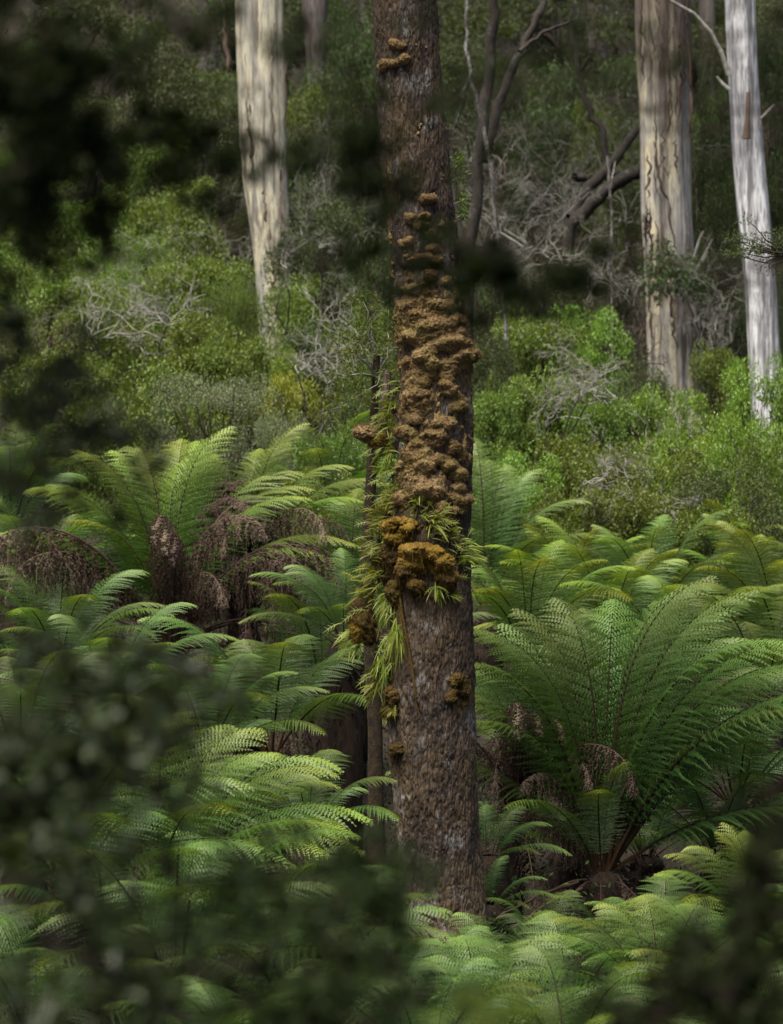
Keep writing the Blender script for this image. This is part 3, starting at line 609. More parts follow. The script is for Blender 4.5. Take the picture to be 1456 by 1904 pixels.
link('crown', mb.mesh('crown', [M['leaf_mid']], smooth=False, off=sb), o); link('branches', br.mesh('branches', [M['twig']], off=sb), o)

# ------------------------------------------------------------------ tree ferns
# azimuths: 0 right, 90 away from the camera, 180 left, 270 towards the camera
fern(1118, 1628, 27, 2.8, [(180,'wide',.82),(168,'arch',.92),(176,'up',.95),(158,'up',1.0),(150,'arch',1.),(136,'up',1.04),(118,'up',1.06),(104,'up',1.08),(90,'up',1.05),(76,'up',1.06),(60,'up',1.06),(46,'up',1.1),(38,'arch',1.12),(28,'arch',1.15),(20,'wide',1.18),(12,'wide',1.22),(5,'wide',1.25),(0,'flat',1.12),(352,'wide',1.2),(343,'arch',1.1),(330,'wide',1.),(200,'arch',.78),(190,'up',.9),(16,'up',1.1),(2,'arch',1.15),(270,'arch',.45),(285,'up',.42),(230,'wide',.5),(164,'up',.97),(144,'arch',1.),(128,'up',1.),(111,'arch',1.05),(97,'up',1.02),(84,'arch',1.05),(69,'up',1.),(53,'arch',1.08),(34,'up',1.05),(24,'up',1.1),(9,'arch',1.15),(357,'arch',1.1),(183,'arch',.9)],
     cool=True, label='big vase shaped tree fern with dark arching fronds, just right of the big trunk', dead=[(165,0,.62),(195,1,.55),(210,3,.5),(230,3,.4),(310,3,.4),(265,3,.35),(180,0,.5)])
fern(318, 1200, 32, 2.35, [(182,'wide',1.1),(176,'arch',1.1),(170,'up',1.12),(160,'arch',1.1),(150,'up',1.05),(140,'up',1.1),(120,'up',1.1),(100,'up',1.12),(84,'up',1.12),(66,'up',1.1),(52,'up',1.12),(38,'arch',1.12),(24,'arch',1.15),(12,'arch',1.15),(2,'wide',1.05),(130,'up',1.1),(110,'up',1.08),(92,'up',1.1),(75,'up',1.08),(60,'up',1.1),(45,'arch',1.1),(30,'arch',1.15),(18,'arch',1.1),(8,'wide',1.05),(190,'wide',1.0),(350,'wide',.95),(205,'arch',.9)],
     'tall tree fern on the left with upright fronds and hanging brown dead fronds', dead=[(186,0,1.2),(178,2,1.05),(200,0,1.1),(262,1,.95),(275,1,.9),(60,1,1.3),(50,1,1.2),(200,0,1.35),(195,0,1.3),(22,1,1.12),(28,1,1.05),(8,0,1.2),(352,0,1.15),(345,2,1.05),(330,0,1.1),(335,3,.9),(348,3,.95),(0,3,1.),(300,0,.8),(270,3,.7),(340,0,1.0),(358,2,1.1),(10,3,.9),(272,1,.85),(350,1,.95),(15,1,1.),(330,3,.9),(345,3,.9)])
fern(505, 1405, 29, 1.9, ring(13, ['arch','wide','arch','flat'], 10, seed=3), 'shaded tree fern with thin arching dark stalks, left behind the big trunk', cool=True, dead=[(160,2,.6),(200,3,.6),(330,3,.5)])
fern(640, 1190, 30, 1.25, [(185,'flat',.9),(165,'wide',1),(140,'arch',1),(90,'up',.9),(210,'wide',.95),(120,'wide',1.),(30,'wide',.9),(240,'flat',.8),(0,'wide',.8),(270,'wide',.7)], 'small bright fern beside the mossy burl on the left of the trunk', cool=True)
fern(655, 1105, 33, 1.5, [(180,'wide',1),(155,'arch',1),(120,'arch',1),(95,'up',1),(200,'flat',.9),(60,'arch',.9),(30,'wide',.9)], 'pale tree fern peeping out left of the trunk beside the orange moss')
fern(290, 1650, 21.5, 1.50, [(5,'flat',1.05),(15,'wide',1.1),(28,'arch',1.1),(42,'arch',1.1),(350,'flat',1.05),(60,'arch',1.05),(80,'up',1.),(100,'arch',1),(125,'wide',1),(150,'wide',1),(180,'flat',1),(210,'wide',.9),(335,'flat',1),(300,'wide',.9),(20,'flat',1.2),(35,'wide',1.25)],
     'bright sunlit tree fern with fronds sweeping right, lower left of the trunk')
fern(405, 1580, 22.5, 1.08, [(355,'flat',1.05),(10,'wide',1.05),(30,'wide',1.1),(50,'arch',1),(75,'arch',.95),(100,'arch',.9),(130,'wide',.9),(170,'flat',.9),(335,'flat',.95),(300,'wide',.8),(240,'wide',.7)], 'yellowish green tree fern with feathery tips touching the lower left of the trunk')
fern(905, 2040, 19, 1.30, [(270,'arch',.95),(250,'wide',1),(290,'wide',1),(225,'flat',1),(310,'flat',1),(180,'wide',1),(0,'wide',1),(90,'arch',1.1),(60,'arch',1.05),(120,'arch',1.05),(30,'wide',1),(150,'wide',1.05)], 'pale fern with fronds arching to the front, at the bottom below the big trunk', cool=True)
fern(730, 1950, 20, 1.15, ring(11, ['wide','arch','flat'], 20, seed=7), 'dim green fern at the bottom, left of the pale one under the trunk', cool=True)
fern(1070, 1925, 21, 1.20, ring(12, ['wide','flat','arch'], 35, seed=9), 'low dark green fern at the bottom under the dead stalks on the right', cool=True)
fern(1230, 1900, 20.5, 1.20, [(180,'wide',1),(150,'arch',1),(120,'arch',.95),(90,'arch',1),(60,'arch',1),(30,'wide',1),(0,'wide',1),(200,'flat',1.1),(215,'flat',1),(330,'wide',1),(300,'wide',.9),(250,'wide',.9)], 'yellow tipped fern low on the right behind the dark blurred branch')
fern(1400, 1740, 23.5, 1.05, [(180,'wide',1),(165,'arch',1),(140,'arch',1),(110,'up',.95),(80,'up',1),(50,'arch',1),(20,'wide',1),(0,'flat',1),(200,'flat',1),(230,'wide',.9),(300,'wide',.9),(155,'up',.9)], 'mid green fern right of the big vase shaped fern, partly behind blurred dark branches')
fern(1235, 1815, 24.2, 1.05, ring(11, ['wide','flat','arch'], 15, seed=12), 'low leafy fern under the crown of the big vase shaped fern', cool=True)
fern(905, 1600, 26.4, .75, [(20,'wide',1),(350,'flat',1),(50,'arch',1),(90,'arch',.9),(320,'flat',.8),(5,'wide',.9),(150,'wide',.9)], 'little pale fern tucked against the right foot of the big trunk', name='small_fern', group='small ferns', cool=True)
fern(905, 1690, 26.0, .6, [(15,'wide',1),(345,'flat',1),(45,'arch',1),(90,'arch',.9),(320,'flat',.8),(165,'wide',.9)], 'tiny fern low at the right foot of the big trunk', name='small_fern', group='small ferns', cool=True)
fern(985, 1240, 33, 1.89, ring(15, ['arch','wide','arch','up'], 5, seed=20), 'tree fern immediately right of the trunk behind the big vase shaped fern')
fern(1130, 1250, 34.5, 2.07, ring(17, ['wide','arch','up','flat'], 12, seed=21), 'broad tree fern with layered pale fronds, centre of the right hand fern bank')
fern(1265, 1275, 32.5, 1.89, ring(15, ['wide','flat','arch'], 0, seed=22), 'tree fern with flat drooping fronds, lower right of the fern bank')
fern(1290, 1145, 38, 1.87, ring(14, ['wide','arch','flat'], 30, seed=24), 'far tree fern at the upper right of the fern bank below the leafy shrubs')
fern(905, 1130, 37, 2.12, [(100,'up',1.05),(70,'up',1.05),(50,'up',1),(130,'up',1),(20,'arch',1),(160,'arch',1),(0,'wide',.9),(300,'wide',.9),(200,'wide',.9),(85,'up',1.1),(60,'up',1.05)], 'far tree fern with tall upright fronds at the right edge of the trunk', cool=True)
fern(1010, 1120, 38.5, 1.60, ring(13, ['up','arch','wide'], 0, seed=26), 'far tree fern with rusty yellow tips, above the layered fern bank')
fern(1455, 1235, 34, 1.98, ring(16, ['arch','wide','up'], 8, seed=27), 'tree fern cut off by the right edge, beside the fern bank')
fern(1425, 1330, 30, 2.0, ring(13, ['wide','arch','flat'], 22, seed=28), 'tree fern at the right edge behind the tips of the big vase shaped fern')
fern(70, 1150, 34, 1.8, ring(12, ['wide','arch','up'], 5, seed=29), 'fern at the far left edge beside the drooping brown frond', cool=True)
fern(120, 1660, 20.5, 1.6, ring(12, ['wide','arch','flat'], 15, seed=30), 'dim fern behind blurred leaves at the lower left', cool=True)
fern(330, 1850, 18.5, 1.5, ring(12, ['wide','flat','arch'], 25, seed=31), 'fern with one pale arching frond at the bottom left behind blurred leaves', cool=True)
fern(560, 1945, 18, 1.30, ring(11, ['wide','arch','flat'], 5, seed=32), 'deep green fern at the bottom edge left of centre', cool=True)
fern(570, 1550, 24, .95, ring(10, ['wide','arch','flat'], 40, seed=33), 'small shaded fern left of the foot of the big trunk', cool=True)
fern(455, 1085, 32.6, 1.9, [(20,'arch',1.1),(40,'up',1.1),(60,'up',1.1),(5,'wide',1.1),(350,'wide',1.),(80,'up',1.05),(110,'up',1.),(335,'flat',.8)], 'tree fern smothered in a thick dark brown skirt of dead fronds, left of the trunk',
     dead=[(a_, i_, .75+.07*((k_*7) % 6)) for k_, (a_, i_) in enumerate([(q_*13 % 360, (0, 3, 2, 3)[q_ % 4]) for q_ in range(20, 40)])])
fern(110, 1250, 31, 1.7, ring(13, ['wide','arch','flat'], 13, seed=61), 'dark fern at the left under the drooping brown frond of the tall fern', cool=True, dead=[(60,3,.9),(120,3,.9),(0,2,.9),(200,2,.9)])
fern(20, 1000, 37, 1.9, ring(13, ['arch','wide','up'], 23, seed=62), 'fern at the left edge above the blurred shrub, behind the drooping brown frond', cool=True)
fern(620, 1010, 38, 1.9, ring(13, ['arch','wide','up'], 3, seed=63), 'far tree fern in the gap left of the trunk under the leafy shrubs', cool=True)
fern(200, 1330, 28, 1.5, ring(12, ['wide','arch','flat'], 5, seed=41), 'dark fern under the hanging brown fronds of the tall left tree fern', cool=True, dead=[(30,3,.8),(90,3,.8),(150,2,.8)])
fern(390, 1420, 27, 1.5, ring(12, ['wide','flat','arch'], 18, seed=42), 'dark fern in the shade between the tall left tree fern and the sunlit one', cool=True, dead=[(300,3,.8),(60,2,.8)])
fern(600, 1300, 31.5, 1.6, ring(12, ['wide','arch','up'], 28, seed=43), 'shadowy fern left of the trunk, below the mossy burl', cool=True)
fern(40, 1420, 26, 1.6, ring(12, ['wide','arch','flat'], 3, seed=44), 'dark fern at the left edge behind the blurred shrub', cool=True)
fern(760, 1240, 32.5, 1.5, ring(12, ['wide','arch','up'], 14, seed=45), 'fern mostly hidden behind the big trunk', cool=True)
fern(1370, 1500, 28.5, 1.7, ring(13, ['wide','flat','arch'], 11, seed=46), 'shaded fern at the right edge under the long fronds of the vase shaped fern', cool=True)
fern(960, 1400, 30, 1.5, ring(12, ['wide','arch','flat'], 21, seed=47), 'fern in the shade between the trunk and the vase shaped fern', cool=True)
fern(1210, 1190, 36, 1.87, ring(15, ['wide','arch','up'], 9, seed=48), 'pale tree fern at the back of the right hand fern bank', cool=True)
fern(1060, 1200, 36.5, 1.78, ring(15, ['wide','arch','up'], 19, seed=49), 'tree fern at the back of the fern bank, nearest the trunk')
fern(1390, 1170, 36.5, 1.70, ring(14, ['arch','wide','up'], 2, seed=50), 'yellow-green tree fern near the right edge below the dark leafy bush')
fern(480, 1790, 21, 1.30, ring(12, ['wide','arch','flat'], 16, seed=51), 'dim fern low in the middle left under blurred dark leaves', cool=True)
fern(200, 1780, 20, 1.3, ring(12, ['wide','flat','arch'], 26, seed=52), 'dim fern at the lower left behind the large blurred shrub', cool=True)
fern(60, 1960, 17.5, 1.2, ring(12, ['wide','arch','flat'], 6, seed=71), 'dark fern in the bottom left corner behind the blurred shrub', cool=True)
fern(440, 2030, 17, 1.1, ring(12, ['wide','arch','flat'], 16, seed=72), 'dark fern at the bottom edge, second from the left corner', cool=True)
fern(790, 2010, 18, 1.15, ring(12, ['wide','arch','flat'], 26, seed=73), 'fern at the bottom edge just left of the pale arching one', cool=True)
fern(1060, 2020, 18.5, 1.20, ring(12, ['wide','arch','flat'], 3, seed=74), 'fern at the bottom edge just right of the pale arching one', cool=True)
fern(1380, 2020, 18, 1.3, ring(12, ['wide','arch','flat'], 9, seed=75), 'fern in the bottom right corner behind the black blurred shrub')
fern(1335, 1600, 28, 1.4, ring(13, ['wide','arch','flat'], 17, seed=81), 'deep green fern in the shade right of the base of the vase shaped fern', cool=True)
fern(930, 1860, 23.6, .95, ring(12, ['wide','arch','flat'], 13, seed=91), 'small pale fern directly in front of the foot of the big trunk', cool=True, name='small_fern')
fern(800, 1860, 23.4, .9, ring(11, ['wide','arch','flat'], 23, seed=92), 'small dim fern at the left foot of the big trunk', cool=True, name='small_fern')
fern(1010, 1790, 25.2, .85, ring(11, ['wide','flat','arch'], 3, seed=93), 'low fern under the fallen brown stalks right of the trunk foot', cool=True, name='small_fern')
fern(1140, 1800, 25., .9, ring(11, ['wide','flat','arch'], 13, seed=94), 'low fern in front of the skirted base of the vase shaped fern', cool=True, name='small_fern')
fern(1330, 1840, 22, 1.1, ring(12, ['wide','arch','flat'], 9, seed=95), 'fern behind the black blurred shrub at the lower right', cool=True)
fern(620, 1780, 23, 1.1, ring(12, ['wide','arch','flat'], 19, seed=96), 'dim fern left of the big trunk foot, behind dark blurred leaves', cool=True)
fern(1050, 1590, 29.5, 1.1, ring(12, ['wide','arch','flat'], 13, seed=101), 'dark fern glimpsed through the left side of the vase shaped fern', cool=True)
fern(1200, 1600, 29.5, 1.2, ring(12, ['wide','arch','flat'], 23, seed=102), 'dark fern glimpsed through the right side of the vase shaped fern', cool=True)
# dead stalks and drooping dead frond leaning at the foot of the trunk
for (a_, b_, lab) in ((( 1075,1640,26.5),(905,1722,25.6),'upper of two fallen brown fern stalks leaning between the vase shaped fern and the trunk'),((1082,1652,26.4),(925,1748,25.5),'lower of two fallen brown fern stalks leaning between the vase shaped fern and the trunk')):
    p0, p1 = P(*a_), P(*b_); p1[2] = max(p1[2], gz(p1[0], p1[1])+.01); o = thing('fallen_stalk', lab, 'dead stalk', p1, 'fallen fern stalks'); mb = MB(); pp = crook(p0, p1, 12, .03, .03); tube(mb, pp, np.linspace(.018, .008, 12), 7, rough=.1)
    for q in pp[2:]:
        for _ in range(4): tube(mb, crook(q, q+RNG.normal(size=3)*[.05, .05, .03]+[-.02, 0, -.07], 4, .2), [.003, .0025, .002, .001], 3)
    link('stalk', mb.mesh('stalk', [M['dead']], off=p1), o)
o = P(950, 1450, 27.6); o[2] = gz(o[0], o[1]); hb = thing('dead_fern', 'collapsed red-brown dead fern skirt between the trunk and the vase shaped fern', 'dead fern', o); rg = np.random.default_rng(9)
mb = MB(); zz = np.linspace(-.1, 1.2, 12); tube(mb, np.stack([.03*np.sin(zz*3), 0*zz, zz], 1), np.full(12, .11), 14, rough=.12); link('trunk', mb.mesh('trunk', [M['skirt']]), hb)
for i in range(22):
    f = link('dead_frond', dead_variant((0, 1, 3, 3)[i % 4]), hb, (0, 0, 1.15)); f.rotation_euler = (rg.normal()*.06, rg.normal()*.06, rg.uniform(0, 6.28) if i > 9 else radians(rg.uniform(-70, 30))); f.scale = (rg.uniform(1.5, 2.2),)*3

# ------------------------------------------------------------------ gum trees
def gum(name, label, Y, outline, mat, ztop, crown=None, seed=0, group=None, strips=(), flute=.05, cmat='leaf_gum'):
    O = np.array(outline, float); pm = F/Y
    pyb = O[-1, 0]; bx = (O[-1, 1]+O[-1, 2])/2; b = P(bx, pyb, Y); b[2] = gz(b[0], Y)
    o = thing(name, label, 'tree', b, group)
    zs = CZ-(O[:, 0]-952)/pm; cxs = ((O[:, 1]+O[:, 2])/2-728)/pm; rs = (O[:, 2]-O[:, 1])/2/pm
    sl = (cxs[0]-cxs[1])/(zs[0]-zs[1])
    zs = np.concatenate([[ztop], zs, [b[2]-.4]]); cxs = np.concatenate([[cxs[0]+sl*(ztop-zs[1])], cxs, [cxs[-1]]]); rs = np.concatenate([[rs[0]*.55], rs, [rs[-1]*1.25]])
    nz, nt = 420, 72; z = np.linspace(b[2]-.4, ztop, nz)[:, None]; th = np.linspace(0, 2*pi, nt, endpoint=False)[None, :]
    od = np.argsort(zs); cx = np.interp(z, zs[od], cxs[od]); r = np.interp(z, zs[od], rs[od])
    k_ = np.ones(25)/25; cx = np.convolve(np.pad(cx[:, 0], 12, 'edge'), k_, 'valid')[:, None]; r = np.convolve(np.pad(r[:, 0], 12, 'edge'), k_, 'valid')[:, None]
    d = 1+flute*fbm(np.cos(th)*1.6+seed, np.sin(th)*1.6, z*.12, 3)+.035*fbm(np.cos(th)*5, np.sin(th)*5+seed, z*.35, 3)
    V = np.stack([cx+r*d*np.cos(th), Y+r*d*np.sin(th), z+0*th], -1)
    i = np.arange(nz-1)[:, None]; j = np.arange(nt)[None, :]; k = (j+1) % nt
    mb = MB(); mb.add(V, np.stack([i*nt+j, i*nt+k, (i+1)*nt+k, (i+1)*nt+j], -1)); link('trunk', mb.mesh('trunk', [mat], off=b), o)
    if crown:  # crown clusters out of view, added to shade the hillside below
        rg = np.random.default_rng(int(seed*10)+3); n, R, zl, nl = crown; c = np.array([[cx[-1, 0]+rg.normal()*R*.55, Y+rg.normal()*R*.55, rg.uniform(zl, ztop+3)] for _ in range(n)])
        mb = MB(); pts, dd = clump_points(c, np.full((n, 3), [1.2, 1.2, .8]), nl, rg); leaves(mb, pts, .26, .11, dd*.4, .6, 0, rg, .6); link('crown', mb.mesh('crown', [M[cmat]], smooth=False, off=b), o)
        br = MB()
        for q in c: s0 = np.array([np.interp(max(zl-3, 0), z[:, 0], cx[:, 0]), Y, rg.uniform(zl-3, max(zl-2, min(q[2], ztop)-.5))]); s0[0] = np.interp(s0[2], z[:, 0], cx[:, 0]); tube(br, crook(s0, q, 8, .12, .05, rg), np.linspace(.13, .02, 8), 6)
        link('limbs', br.mesh('limbs', [M['twig']], off=b), o)
    for st in strips:
        mb = MB(); pts = np.array([P(x, y, Y-rs[1]*1.0-.12) for x, y in st[0]]); t = np.linspace(0, 1, 14); q = np.stack([np.interp(t, np.linspace(0, 1, len(pts)), pts[:, c]) for c in range(3)], 1)+RNG.normal(size=(14, 3))*.025
        w = st[1]*.5*np.interp(t, [0, .2, .9, 1], [.3, 1, .7, .1])*(1+.3*np.sin(9*t+seed)); S = np.stack([np.cos(3*t+seed), .5*np.sin(5*t), 0*t], 1); S = unit(S)
        VV = np.stack([q-S*w[:, None], q-[0, .5*st[1], 0], q+S*w[:, None], q+[0, .5*st[1], 0]], 1).reshape(-1, 3); i = np.arange(13)[:, None]*4; jj = np.arange(4)[None, :]; kk = (jj+1) % 4
        mb.add(VV, np.stack([i+jj, i+kk, i+4+kk, i+4+jj], -1)); link('bark_strip', mb.mesh('bark_strip', [M['strip']], off=b), o)
    return o, b
M['strip'] = plain_mat('bark_strip_brown', (.045, .028, .020), (.13, .09, .07), 5, sx=(1, 1, .15))
cream, grey, brown, orange = (.64, .59, .44), (.25, .24, .235), (.085, .055, .042), (.30, .13, .06)
M['gum_a'] = gum_mat('gum_bark_cream', cream, (.30, .295, .27), (.12, .085, .07), (.30, .15, .08), seed=2.)
M['gum_b'] = gum_mat('gum_bark_stringy', (.70, .63, .45), (.33, .325, .32), (.095, .064, .050), (.16, .10, .07), zsplit=5.6, browning=.85, seed=5.)
M['gum_c'] = gum_mat('gum_bark_white', (.64, .64, .66), (.20, .20, .22), (.10, .095, .10), (.30, .29, .29), seed=9.)
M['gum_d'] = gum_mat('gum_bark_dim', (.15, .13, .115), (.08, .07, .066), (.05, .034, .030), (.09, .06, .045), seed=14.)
def ribbons(ol, n, y0, y1, seed):
    rr = np.random.default_rng(seed); O = np.array(ol, float); out = []
    for _ in range(n):
        y = rr.uniform(y0, y1); l = rr.uniform(50, 190); f = rr.uniform(-.95, .95); pts = []
        for t in (0, .33, .66, 1): yy = y+l*t; c = (np.interp(yy, O[:, 0], O[:, 1])+np.interp(yy, O[:, 0], O[:, 2]))/2; h = (np.interp(yy, O[:, 0], O[:, 2])-np.interp(yy, O[:, 0], O[:, 1]))/2; pts.append((c+h*f+rr.normal()*3*t, yy))
        out.append((pts, rr.uniform(.025, .075)))
    return out
gl, b = gum('gum_tree', 'pale cream gum tree trunk with grey and orange streaks, left of the mossy trunk', 60, [(0,438,527),(100,441,529),(200,444,531),(330,450,535),(450,470,541),(560,480,546),(700,482,552),(800,478,558)], M['gum_a'], 30, (38, 5, 20, 7000), 1., strips=ribbons([(0,438,527),(200,444,531),(560,480,546)], 9, 0, 480, 3)+[([(416,-10),(418,60),(425,140)], .12), ([(527,30),(531,120),(529,250)], .05), ([(520,410),(524,480),(522,560)], .05)])
gr, b2 = gum('gum_tree', 'thick gum tree with brown stringy upper bark and cream lower trunk, right background', 56, [(0,1183,1284),(100,1186,1285),(200,1190,1285),(300,1191,1284),(400,1192,1286),(500,1198,1294),(600,1203,1300),(720,1204,1310),(800,1200,1316)], M['gum_b'], 30, (38, 5, 20, 7000), 3., flute=.10,
     strips=ribbons([(0,1183,1284),(400,1192,1286),(720,1204,1310)], 26, -20, 560, 8)+[([(1215,262),(1226,330),(1245,400),(1262,470)], .07), ([(1196,-5),(1192,60),(1195,160)], .06), ([(1278,-10),(1283,90),(1286,200),(1280,270)], .10), ([(1287,270),(1293,340),(1300,420)], .04), ([(1296,560),(1312,630),(1322,720)], .12), ([(1285,560),(1296,640),(1304,720)], .08), ([(1308,600),(1326,660),(1332,735)], .05), ([(1186,560),(1192,630),(1196,690)], .04), ([(1262,20),(1266,120),(1262,240)], .09), ([(1240,60),(1246,150),(1242,260)], .06)])
mb = MB(); rg = np.random.default_rng(15); br = MB()
C = [P(1250+rg.normal()*26, 512+rg.normal()*30, 54.6+rg.normal()*.2) for _ in range(16)]
for c in C: tube(br, crook(P(1245, 470, 55.3), c, 5, .12, rng=rg), np.linspace(.02, .006, 5), 4)
pts, d = clump_points(C, np.full(len(C), .24), 1100, rg); leaves(mb, pts, .16, .045, d*.5, .5, 0, rg, .8)
link('epicormic_leaves', mb.mesh('epicormic_leaves', [M['leaf_gum']], smooth=False, off=b2), gr); link('twigs', br.mesh('twigs', [M['stem']], off=b2), gr)
gw, b3 = gum('gum_tree', 'leaning white and grey gum tree trunk near the right edge', 52, [(0,1346,1404),(100,1351,1407),(200,1357,1413),(300,1362,1421),(400,1370,1432),(500,1382,1441),(600,1389,1447),(680,1393,1453),(780,1398,1462)], M['gum_c'], 26, (30, 4, 18, 5000), 5.)
for pts, r0 in (([(1356,140),(1340,95),(1322,60),(1290,25),(1245,0),(1200,-30)], .05), ([(1357,168),(1345,158),(1332,142)], .045), ([(1415,220),(1430,205),(1440,195)], .03)):
    mb = MB(); p = np.array([P(x, y, 51.6) for x, y in pts]); tube(mb, p, np.linspace(r0, r0*.45, len(p)), 7, rough=.08); link('dead_branch', mb.mesh('dead_branch', [M['twig']], off=b3), gw)
mb = MB(); p = np.array([P(x, y, 51.3) for x, y in ((1392,172),(1390,215),(1388,258))]); tube(mb, p, [.035, .04, .07], 8, rough=.08); link('bark_strip', mb.mesh('bark_strip', [M['strip']], off=b3), gw)
for pts, r0 in (([(1282,520),(1290,480),(1301,445),(1308,430)], .04), ([(1284,530),(1298,495),(1325,445)], .03), ([(1286,540),(1300,500),(1316,468)], .025)):
    mb = MB(); p = np.array([P(x, y, 55.) for x, y in pts]); tube(mb, p, np.linspace(r0, r0*.5, len(p)), 7, rough=.08); link('dead_branch', mb.mesh('dead_branch', [M['twig']], off=b2), gr)
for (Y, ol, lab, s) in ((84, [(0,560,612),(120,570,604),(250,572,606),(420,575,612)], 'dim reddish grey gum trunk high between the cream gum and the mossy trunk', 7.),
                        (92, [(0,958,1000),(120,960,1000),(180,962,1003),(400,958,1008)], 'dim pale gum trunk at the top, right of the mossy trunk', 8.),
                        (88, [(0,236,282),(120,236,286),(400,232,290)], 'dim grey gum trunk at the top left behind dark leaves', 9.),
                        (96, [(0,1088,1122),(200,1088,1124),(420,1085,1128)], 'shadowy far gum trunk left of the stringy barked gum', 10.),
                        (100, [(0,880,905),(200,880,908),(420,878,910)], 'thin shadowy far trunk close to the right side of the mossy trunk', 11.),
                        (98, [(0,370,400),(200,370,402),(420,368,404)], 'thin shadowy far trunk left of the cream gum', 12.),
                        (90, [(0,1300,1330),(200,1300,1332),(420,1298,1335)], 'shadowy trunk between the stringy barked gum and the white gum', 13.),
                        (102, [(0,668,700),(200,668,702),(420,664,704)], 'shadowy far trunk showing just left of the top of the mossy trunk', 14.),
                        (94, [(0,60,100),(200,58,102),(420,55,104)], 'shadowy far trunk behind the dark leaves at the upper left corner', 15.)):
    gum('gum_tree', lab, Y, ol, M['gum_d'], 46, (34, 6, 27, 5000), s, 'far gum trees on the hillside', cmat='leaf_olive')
# dark leaning trees and limbs right of the mossy trunk
def limb_tree(label, Y, lines, name='dark_tree', mat='dark_bark', group=None, cat='tree', leafy=0):
    p0 = lines[0][0][0]; b = P(p0[0], p0[1], Y); b[2] = gz(b[0], Y); o = thing(name, label, cat, b, group)
    for q, (pts, r0, r1) in enumerate(lines):
        mb = MB(); p = np.array([P(x, y, Y+.25*q+.15*k*(q > 0)) for k, (x, y) in enumerate(pts)])
        if q == 0: p[0, 2] = b[2]-.3
        t = np.linspace(0, 1, 4*len(p)); pp = np.stack([np.interp(t, np.linspace(0, 1, len(p)), p[:, c]) for c in range(3)], 1); pp[1:-1] += RNG.normal(size=(len(pp)-2, 3))*min(.022, r0*.3)
        tube(mb, pp, np.linspace(r0, r1, len(pp)), 9, rough=.07); link('trunk' if q == 0 else 'limb', mb.mesh('limb', [M[mat]], off=b), o)
    return o, b
M['lichen_stem'] = bark_mat('lichen_spotted_bark', (.05, .045, .04), (.08, .07, .065), (.32, .31, .30), (.06, .05, .04), s=6., lich=.52)
limb_tree('dark forked tree with two black trunks right behind the upper mossy trunk', 50, [([(868,760),(866,560),(880,400),(898,250),(912,100),(920,-30)], .115, .09), ([(900,300),(925,200),(965,100),(1000,30),(1020,-40)], .09, .06), ([(966,96),(1010,60),(1060,40)], .045, .02), ([(870,520),(850,400),(838,280)], .07, .04)])
limb_tree('slim lichen spotted grey stem leaning right of the upper mossy trunk', 46, [([(950,760),(938,560),(915,330),(895,220),(878,150),(866,90),(868,20),(870,-30)], .04, .025), ([(878,140),(860,180),(846,240)], .03, .015)], mat='lichen_stem')
limb_tree('heavy dark fallen limbs leaning on the left side of the stringy barked gum', 57, [([(1010,800),(1060,420),(1120,360),(1165,330),(1195,315)], .12, .14), ([(1060,405),(1100,345),(1150,290),(1185,240)], .13, .08), ([(1068,330),(1110,330),(1180,322)], .09, .06), ([(1140,350),(1120,250),(1090,190),(1075,120),(1062,40)], .08, .04), ([(1072,395),(1078,372),(1092,352),(1108,335)], .05, .035)], cat='dead tree', name='fallen_limbs')
limb_tree('thin grey dead sapling standing left of the fallen limbs', 52, [([(1140,800),(1138,400),(1132,330),(1130,290)], .02, .028), ([(1136,350),(1140,320),(1144,300)], .02, .012)], mat='lichen_stem', cat='dead tree', name='dead_sapling')

def bare(px, py, Y, w, h, label, n=26, seed=0, sticks=()):
    """dead grey bush: px,py is the middle of its spread of twigs"""
    rg = np.random.default_rng(seed+px); b = P(px, py, Y); b[2] = gz(b[0], Y); o = thing('dead_bush', label, 'dead bush', b, 'bare grey bushes')
    sc_ = Y/F; mb = MB(); st = MB()
    def grow(p, d, l, r, k):
        e = p+d*l; tube(mb, crook(p, e, 7, .22, rng=rg), np.linspace(r, r*.45, 7), 4)
        if k:
            for _ in range(rg.integers(2, 4)):
                f = rg.uniform(.25, 1); d2 = unit(d+rg.normal(size=3)*.7); grow(p+(e-p)*f, d2, l*rg.uniform(.4, .75), r*.6, k-1)
    for q in range(4):
        root = P(px+rg.uniform(-.45, .45)*w, py+h*rg.uniform(.35, .9), Y+rg.normal()*.4)
        tube(st, crook([b[0]+rg.normal()*.12, Y+rg.normal()*.12, b[2]-.1], root, 9, .10, rng=rg), np.linspace(.022, .012, 9), 6)
        for i in range(max(2, n//10)):
            t = np.array([px+rg.uniform(-1, 1)*w*.6, py+rg.uniform(-1, .6)*h*.6]); e = P(t[0], t[1], Y+rg.normal()*.5); v = e-root; grow(root+v*.1*rg.uniform(), unit(v+rg.normal(size=3)*.2*np.linalg.norm(v)), np.linalg.norm(v)*rg.uniform(.35, .75), .0105, 4)
    link('stem', st.mesh('stem', [M['dark_bark']], off=b), o); link('twigs', mb.mesh('twigs', [M['twig']], off=b), o)
    for pts in sticks:
        mb = MB(); tube(mb, np.array([P(x, y, Y-.3) for x, y in pts]), np.linspace(.028, .018, len(pts)), 6, rough=.08); link('broken_stick', mb.mesh('broken_stick', [M['twig']], off=b), o)
bare(625, 590, 43, 200, 190, 'pale grey leafless bush left of the mossy trunk, below the foot of the cream gum', 40)
bare(1065, 690, 41, 200, 120, 'pale grey leafless bush right of the trunk, below the dark hanging leaves', 44)
bare(250, 550, 46, 300, 110, 'grey leafless bush tangled over shrubs at the left', 40)
bare(560, 830, 39, 90, 140, 'small grey leafless bush right of the grey-green shrub', 20)
